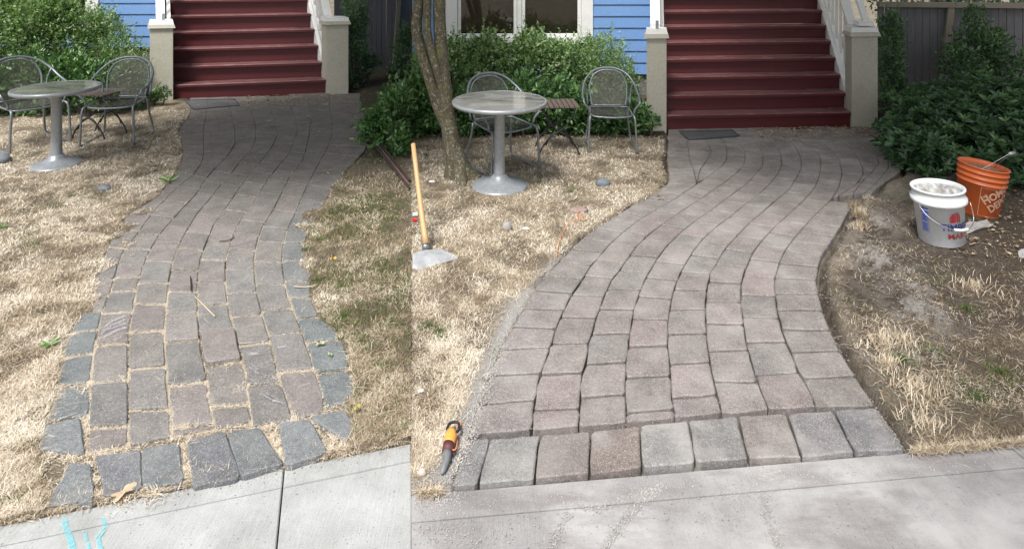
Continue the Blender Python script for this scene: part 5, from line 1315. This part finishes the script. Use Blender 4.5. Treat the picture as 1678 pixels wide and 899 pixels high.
sg = strip_poly(-.110, -.064, .222, .256); wrap_poly(sg, LW, r0, r1, hb, M_BLUEP, BW, 'warning_panel')
fr_ = strip_poly(-.111, -.063, .2575, .259) + strip_poly(-.111, -.063, .095, .0965) + strip_poly(-.112, -.1108, .095, .259, 1) + strip_poly(-.0632, -.062, .095, .259, 1)
wrap_poly(fr_, LW, r0, r1, hb, M_BLUEP, BW, 'warning_border')
ring = []
for k in range(20):
    a, b = 2 * math.pi * k / 20, 2 * math.pi * (k + 1) / 20; ring.append([(-.087 + .022 * math.cos(a), .19 + .026 * math.sin(a)), (-.087 + .022 * math.cos(b), .19 + .026 * math.sin(b)), (-.087 + .019 * math.cos(b), .19 + .023 * math.sin(b)), (-.087 + .019 * math.cos(a), .19 + .023 * math.sin(a))])
ring += [[(-.100, .176), (-.080, .170), (-.078, .186), (-.098, .192)], [(-.098, .194), (-.084, .190), (-.074, .200), (-.086, .206), (-.100, .204)], [(-.100, .206), (-.090, .205), (-.092, .214), (-.102, .213)], [(-.102, .212), (-.098, .212), (-.072, .172), (-.076, .170)]]
wrap_poly(ring, LW, r0, r1, hb, M_BLUEP, BW, 'falling_child_sign')
ln = []
for k in range(9): ln += strip_poly(-.107, -.107 + random.uniform(.030, .040), .152 - k * .0062, .152 - k * .0062 + .0034, 2)
wrap_poly(ln, LW, r0, r1, hb, M_BLUEP, BW, 'small_print')
wrap_text('WARNING', .0125, -.106, .241, LW, r0, r1, hb, M_GRIP, BW, .004, 0, .8)
fw, rw = face_dir(LW)
def onb(a, z, R): th = a; d = fw * math.cos(th) + rw * math.sin(th); return (d.x * R, d.y * R, z)
MB().tube([onb(-.62, .285, .176), onb(-.60, .268, .180), onb(-.35, .222, .185), onb(0, .182, .188), onb(.3, .158, .19), onb(.62, .148, .192), onb(1.0, .152, .194), onb(1.45, .19, .19), onb(1.62, .285, .176)], .0028, 6).build('wire_handle', M_WIRE, BW, smooth=True)
MB().tube([onb(.42, .154, .191), onb(.66, .148, .1925), onb(.9, .150, .194)], .010, 10).build('grip', M_GRIP, BW, smooth=True)

LO = W(1600, 346); LO = (LO.x, LO.y, 0.0)
q0, q1, qh = .135, .158, .375
BO = bucket('orange_bucket', 'orange plastic bucket with faded pale print, tilted behind the white bucket, handle standing up', (LO[0] + .0, LO[1], -.015), (math.radians(2), math.radians(7), 0), q0, q1, qh, M_POR, 3, False)
MB().lathe([(.132, .16), (.140, .25), (.150, .34), (.1485, .342), (.134, .20), (.11, .165), (.02, .16)], 48, ends=False).build('cement_crust', simple('rust_brown_residue', (.20, .08, .05), (.42, .26, .2), 22, .95), BO, smooth=True)
ot = math.radians(38)
wrap_text('HOME', .074, .035, .115, LO, q0, q1, qh, M_PALEP, BO, .006, ot, .95); wrap_text('DEPOT', .074, .078, .062, LO, q0, q1, qh, M_PALEP, BO, .006, ot, .95); wrap_text('THE', .03, .012, .148, LO, q0, q1, qh, M_PALEP, BO, .004, ot, .95)
wrap_poly(strip_poly(.0, .20, .236, .2385, 8) + strip_poly(.0, .20, .028, .0305, 8) + strip_poly(.0, .003, .028, .2385, 1) + strip_poly(.197, .20, .028, .2385, 1), LO, q0, q1, qh, M_PALEP, BO, 'print_frame')
fw, rw = face_dir(LO)
a_, b_pt = Vector(onb(-.35, qh - .05, .162)), Vector(onb(-.35 + math.pi, qh - .05, .162))
topc = (a_ + b_pt) / 2 + Vector((rw.x * .155, rw.y * .155, .185))
MB().tube([a_, a_.lerp(topc, .5) + Vector((0, 0, .0)), topc + (a_ - b_pt) * .13, topc - (a_ - b_pt) * .10, b_pt.lerp(topc, .5), b_pt], .0028, 6, smooth=4).build('wire_handle', M_WIRE, BO, smooth=True)
MB().tube([topc + (a_ - b_pt) * .14, topc - (a_ - b_pt) * .11], .010, 10).build('grip', M_GRIP, BO, smooth=True)

# clear plastic scraps by the buckets
m_, nt_, b_ = nodes_of('clear_plastic_film'); b_.inputs['Base Color'].default_value = (.75, .75, .76, 1); b_.inputs['Roughness'].default_value = .15; b_.inputs['Alpha'].default_value = .5
def sheet(name, label, pts, z, cat, mat, n=7, amp=.012, seed=1):
    P = [W(x, y, z) for x, y in pts]; t_ = MB(); r = random.Random(seed)
    for j in range(n):
        for i in range(n):
            a, b = i / (n - 1), j / (n - 1); p = P[0].lerp(P[1], a).lerp(P[3].lerp(P[2], a), b); t_.v.append((p.x, p.y, z + r.uniform(0, amp)))
    t_.f = [(j * n + i, j * n + i + 1, (j + 1) * n + i + 1, (j + 1) * n + i) for j in range(n - 1) for i in range(n - 1)]
    return tag(t_.build(name, mat, smooth=True), label, cat)
sheet('plastic_bag', 'crumpled clear plastic bag on the ground behind the white bucket, under the orange one', ((1580, 368), (1618, 362), (1628, 372), (1584, 384)), .012, 'plastic bag', m_, amp=.02)
sheet('plastic_scrap', 'small clear plastic scrap on the soil at the right edge of the picture', ((1668, 412), (1684, 408), (1690, 420), (1670, 424)), .012, 'plastic scrap', m_, n=4)

# ------------------------------------------------------------------ shovel
SB = W(698, 407, .03); ST_ = WY(677, 236, 4.62)
SH = thing('flat_shovel', 'flat steel shovel with a pale wooden handle standing at the left of the new garden', 'shovel', tuple(W(698, 420)))
M_HAND = paint_mat('pale_ash_handle', (.50, .33, .16), (.36, .24, .13), .4, .5, 9, (8, 8, 1)); M_STEEL = simple('scuffed_steel', (.13, .15, .18), (.42, .44, .47), 9, .38, .6)
MB().tube([SB + Vector((0, 0, .03)), SB.lerp(ST_, .35), ST_], [.021, .0185, .0165], 12, smooth=3).build('handle', M_HAND, SH, smooth=True, world=True)
dirh = (ST_ - SB).normalized()
MB().tube([SB - dirh * .015 + Vector((0, 0, .0)), SB + dirh * .05], [.026, .0235], 12, smooth=0).build('socket', M_STEEL, SH, smooth=True, world=True)
bl = MB(); PP = {}
rows = [[(676, 416, .045), (688, 411, .05), (699, 409, .055), (712, 409, .045), (722, 407, .03)],
        [(676, 426, .03), (686, 424, .035), (696, 422, .04), (716, 417, .025), (736, 414, .018)],
        [(676, 434, .02), (684, 434, .02), (696, 431, .016), (722, 424, .010), (748, 419, .008)],
        [(676, 439, .01), (687, 442, .004), (699, 439, .004), (724, 431, .004), (751, 424, .004)]]
for r_ in rows:
    for (x, y, z) in r_: bl.v.append(tuple(W(x, y, z)))
for j in range(3):
    for i in range(4): bl.f.append((j * 5 + i, (j + 1) * 5 + i, (j + 1) * 5 + i + 1, j * 5 + i + 1))
n0 = len(bl.v); bl.v += [(x, y, z - .003) for x, y, z in bl.v[:n0]]; bl.f += [tuple(i + n0 for i in f)[::-1] for f in bl.f[:12]]
bl.build('blade', simple('pale_scuffed_blade', (.24, .25, .27), (.62, .63, .64), 7, .55, .15), SH, world=True, smooth=True)
MB().tube([W(676, 352, .012), W(684, 351, .012)], .016, 8).build('handle_stub', M_GRIP, None).name = 'tool_grip'
tag(bpy.data.objects['tool_grip'], 'short white tool grip lying behind the shovel handle', 'tool grip')
o_ = MB().tube([W(676, 361, .01), W(683, 360, .01)], .014, 8).build('red_tool_end', simple('red_plastic', (.5, .02, .02), rough=.4)); tag(o_, 'short red tool end lying behind the shovel handle', 'tool end')

# ------------------------------------------------------------------ small edging tool, strings, stones
TL = thing('hand_tool', 'small orange hand tool with a grey nozzle lying against the new path', 'hand tool', tuple(W(738, 735)))
a0 = W(740, 706, .03); a1 = W(736, 728, .028); a2 = W(733, 740, .024); a3 = W(731, 755, .018); a4 = W(726, 770, .012)
M_OR = simple('orange_tool_plastic', (.75, .30, .05), (.85, .45, .12), 30, .4); M_BLK = simple('black_tool_plastic', (.02, .02, .022), rough=.45); M_GRT = simple('grey_tool_plastic', (.13, .135, .14), (.2, .2, .21), 30, .5)
MB().tube([a0 + Vector((-.018, .010, 0)), a0 + Vector((-.010, .035, .006)), a0 + Vector((.020, .042, .006)), a0 + Vector((.030, .012, 0)), a0 + Vector((.014, -.004, 0)), a0 + Vector((-.006, -.002, 0))], .0055, 8, closed=True).build('hanging_loop', M_BLK, TL, smooth=True, world=True)
MB().tube([a0, a0.lerp(a1, .5), a1], [.018, .024, .019], 12, smooth=3).build('grip', M_OR, TL, smooth=True, world=True)
MB().tube([a1 + (a1 - a0) * .02, a2], [.024, .022], 12, smooth=0).build('collar', simple('dark_red_rubber', (.10, .03, .03), rough=.6), TL, smooth=True, world=True)
MB().tube([a2, a2.lerp(a3, .6), a3, a4, W(723, 776, .01)], [.017, .016, .014, .011, .004], 12, smooth=2).build('nozzle', M_GRT, TL, smooth=True, world=True)
M_CORD = simple('orange_cord', (.75, .22, .08), (.8, .34, .16), 40, .8)
def cord(name, label, pts, r, z=.012, mat=None, cat='cord'):
    return tag(MB().tube([W(x, y, z + random.uniform(0, .008)) for x, y in pts], r, 5, smooth=4).build(name, mat or M_CORD, smooth=True), label, cat)
MB().tube([W(748, 700, .02), W(756, 690, .012), W(752, 706, .016), W(744, 722, .034), W(736, 732, .034), W(746, 736, .03), W(750, 720, .02)], .0022, 5, smooth=4).build('cord', M_CORD, TL, smooth=True, world=True)
cord('string', 'thin orange string tangled beside the flat reddish stone on the dry lawn', [(960, 336), (950, 345), (945, 355), (955, 352), (958, 360), (948, 358), (935, 362), (928, 372), (920, 385), (915, 400), (912, 420)], .0022)
def stone(name, label, x, y, rx, rh, mat, cat='stone', seed=0, z=0):
    c = W(x, y, z); k = c.y / F; r = random.Random(seed); mb = MB(); n, m = 10, 6
    ax, az = rx * k, rh * k
    for i in range(m + 1):
        ph = math.pi * i / m
        for j in range(n):
            th = 2 * math.pi * j / n; w_ = 1 + r.uniform(-.12, .12)
            mb.v.append((ax * math.sin(ph) * math.cos(th) * w_, ax * .8 * math.sin(ph) * math.sin(th) * w_, az * .55 * math.cos(ph) * w_))
    for i in range(m):
        for j in range(n): mb.f.append((i * n + j, (i + 1) * n + j, (i + 1) * n + (j + 1) % n, i * n + (j + 1) % n))
    o = mb.build(name, mat, smooth=True); o.location = (c.x, c.y, az * .3 + z); return tag(o, label, cat)
stone('stone', 'rounded pale stone on the dry lawn left of the new path, beside a white chip', 831, 376, 9, 16, M_STONE, seed=1)
stone('stone', 'blue-grey stone lying in the dry grass in front of the old round table', 172, 311, 11, 9, M_STONE_D, seed=2)
stone('stone', 'dark mossy stone on the lawn between the new path and the upright mesh armchair', 988, 304, 12, 14, M_STONE_D, seed=3)
stone('stone', 'small pinkish stone in the dry grass beside the sidewalk, below the hand tool', 692, 777, 7, 12, simple('pink_stone', (.45, .36, .32), (.6, .5, .45), 60, .9), seed=4)
stone('stone', 'dark block at the far left edge of the old lawn, behind the table', 2, 266, 14, 18, M_STONE_D, seed=5)
stone('flat_stone', 'flat reddish disc set in the dry lawn beside the orange string', 948, 345, 16, 6, simple('reddish_disc', (.24, .17, .15), (.34, .25, .22), 40, .8), 'flat stone', seed=6)
for i, (x, y, s) in enumerate(((862, 375, 'white chip on the dry lawn just right of the rounded pale stone'), (708, 298, 'white chip on the lawn near the foot of the tree trunk'), (690, 640, 'pale chip in the dry grass below the shovel'))):
    stone('white_chip', s, x, y, 6, 3, simple('white_chip_' + 'abc'[i], (.6, .58, .55), rough=.8), 'chip', seed=10 + i)
def leaf_obj(name, label, x, y, size, col, ang, lobes=0, z=.014):
    c = W(x, y, z); mb = MB(); out = []; n = 22
    for k in range(n):
        a = 2 * math.pi * k / n; r = size * ((.55 + .45 * abs(math.cos(a * lobes / 2))) if lobes else 1) * (1 if abs(math.cos(a)) > .3 else .8)
        out.append((r * math.cos(a) * 1.3, r * math.sin(a) * .8, .006 * math.sin(a * 3) + .004))
    ca, sa = math.cos(ang), math.sin(ang); mb.v = [(0, 0, .003)] + [(x_ * ca - y_ * sa, x_ * sa + y_ * ca, z_) for x_, y_, z_ in out]
    mb.f = [(0, 1 + k, 1 + (k + 1) % n) for k in range(n)]
    o = mb.build(name, simple(name + '_surface', tuple(v * .8 for v in col), col, 80, .7)); o.location = c; return tag(o, label, 'leaf')
leaf_obj('oak_leaf', 'pale tan lobed leaf where the old path meets the sidewalk', 203, 806, .035, (.55, .42, .28), 1.0, 5, .006)
leaf_obj('yellow_leaf', 'small yellow leaf on the grass right of the old path', 545, 424, .018, (.55, .36, .06), .4, 3, .03)
leaf_obj('yellow_green_leaf', 'yellow-green leaf in the grass near the bottom right of the old path', 584, 668, .013, (.5, .45, .08), .7, 3, .03)
leaf_obj('pale_leaf', 'pale green lobed leaf on the bluish stone at the right border of the old path', 524, 563, .018, (.42, .45, .22), .3, 5)
leaf_obj('green_leaf', 'small green leaf on the bluish stone at the right border of the old path', 541, 580, .014, (.25, .36, .16), 2.0, 5)
leaf_obj('green_leaf', 'bright green leaf lying on the dark old pavers below the steps', 449, 206, .022, (.12, .28, .06), .1, 0)
leaf_obj('brown_leaf', 'dark brown leaf between the straw and the old path near the table', 256, 281, .016, (.06, .035, .02), .1, 0, .03)
def weed(name, label, x, y, n, L, tone, z=.01):
    c = W(x, y, z); t = thing(name, label, 'weed', tuple(c)); a = RNG.uniform(0, 6.28, n); D = np.stack([np.cos(a), np.sin(a), RNG.uniform(.15, .7, n)], 1); D /= np.linalg.norm(D, axis=1)[:, None]
    l = RNG.uniform(L * .6, L, n); P = np.array(c) + D * l[:, None] * .5
    leaf_cards('leaves', P, D, l, l * .26, RNG.normal(tone, .1, n), M_LEAF_BROAD, t, 'L'); return t
weed('green_sprig', 'pale green sprig where the old path meets the dry lawn, right of the table', 277, 297, 12, .10, .95)
weed('dandelion', 'green dandelion leaves in the dry grass left of the old path', 83, 565, 11, .06, .9)
weed('dandelion', 'tiny green weed in the dry grass at the very left edge of the picture', 4, 372, 10, .06, .85)

# iron rods under the bush
for i, (p, q, s) in enumerate((((603, 223, .06), (671, 309, .015), 'leftmost of three thin rusty rods leaning out from under the glossy bush'), ((607, 222, .065), (673, 303, .018), 'middle one of three thin rusty rods leaning out from under the glossy bush'), ((613, 222, .07), (673.2, 296, .02), 'rightmost of three thin rusty rods leaning out from under the glossy bush'))):
    a, b = W(p[0], p[1], p[2]), W(q[0], q[1], q[2]); b.x = min(b.x, SEAM * b.y - .012)
    o = MB().tube([a, b], .011, 8, smooth=0).build('iron_rod', M_RUST if i != 1 else simple('pinkish_rusty_rod', (.10, .06, .05), (.16, .10, .085), 20, .8), smooth=True); tag(o, s, 'rod', 'rods at the edge of the old path')
# twigs and sticks on the old path
for i, (pts, s) in enumerate(((((312, 453), (313, 465), (313, 476)), 'short dark stick lying along a joint of the old path'), (((359, 395), (372, 394), (384, 389)), 'thin curved twig on the upper old pavers'),
                              (((481, 469), (500, 470), (520, 467)), 'pale bent stem on the bluish border stone at the right of the old path'), (((320, 486), (338, 504), (352, 518)), 'long pale straw stalk across two old pavers'),
                              (((303, 334), (311, 327)), 'short pale stick on the upper old pavers'))):
    o = MB().tube([W(x, y, .010) for x, y in pts], .0035, 5, smooth=2).build('twig', M_BLK if i == 0 else (M_TWIG if i == 1 else M_PALE if False else simple('pale_stalk_' + 'abcde'[i], (.5, .42, .3), rough=.8)), smooth=True); tag(o, s, 'twig')

# repeats share a group
GROUPS = {'mesh_chair': 'grey mesh armchairs round the two pedestal tables', 'pedestal_table': 'round pedestal tables on the lawns', 'slatted_side_table': 'slatted side tables beside the armchairs',
 'front_steps': 'maroon front steps of the two gardens', 'house': 'blue clapboard houses', 'wooden_fence': 'weathered board fences', 'hedge_shrub': 'fine-leaved hedge shrubs under the windows', 'laurel_shrub': 'low broad-leaved shrubs behind the chairs',
 'leaning_shrub': 'dark shrubs beside the right-hand posts', 'fence_shrub': 'shrubs growing against the fences', 'grille_mat': 'barred mats at the foot of the steps', 'stone': 'loose stones on the lawns', 'white_chip': 'white chips in the dry grass',
 'twig': 'twigs and stalks on the old path', 'weed': 'weeds at the foot of the posts', 'dandelion': 'dandelions in the dry grass', 'green_leaf': 'green leaves fallen on the old path'}
for o in scene.objects:
    if o.parent is None and 'label' in o and 'group' not in o:
        k_ = o.name.split('.')[0]
        if k_ in GROUPS: o['group'] = GROUPS[k_]
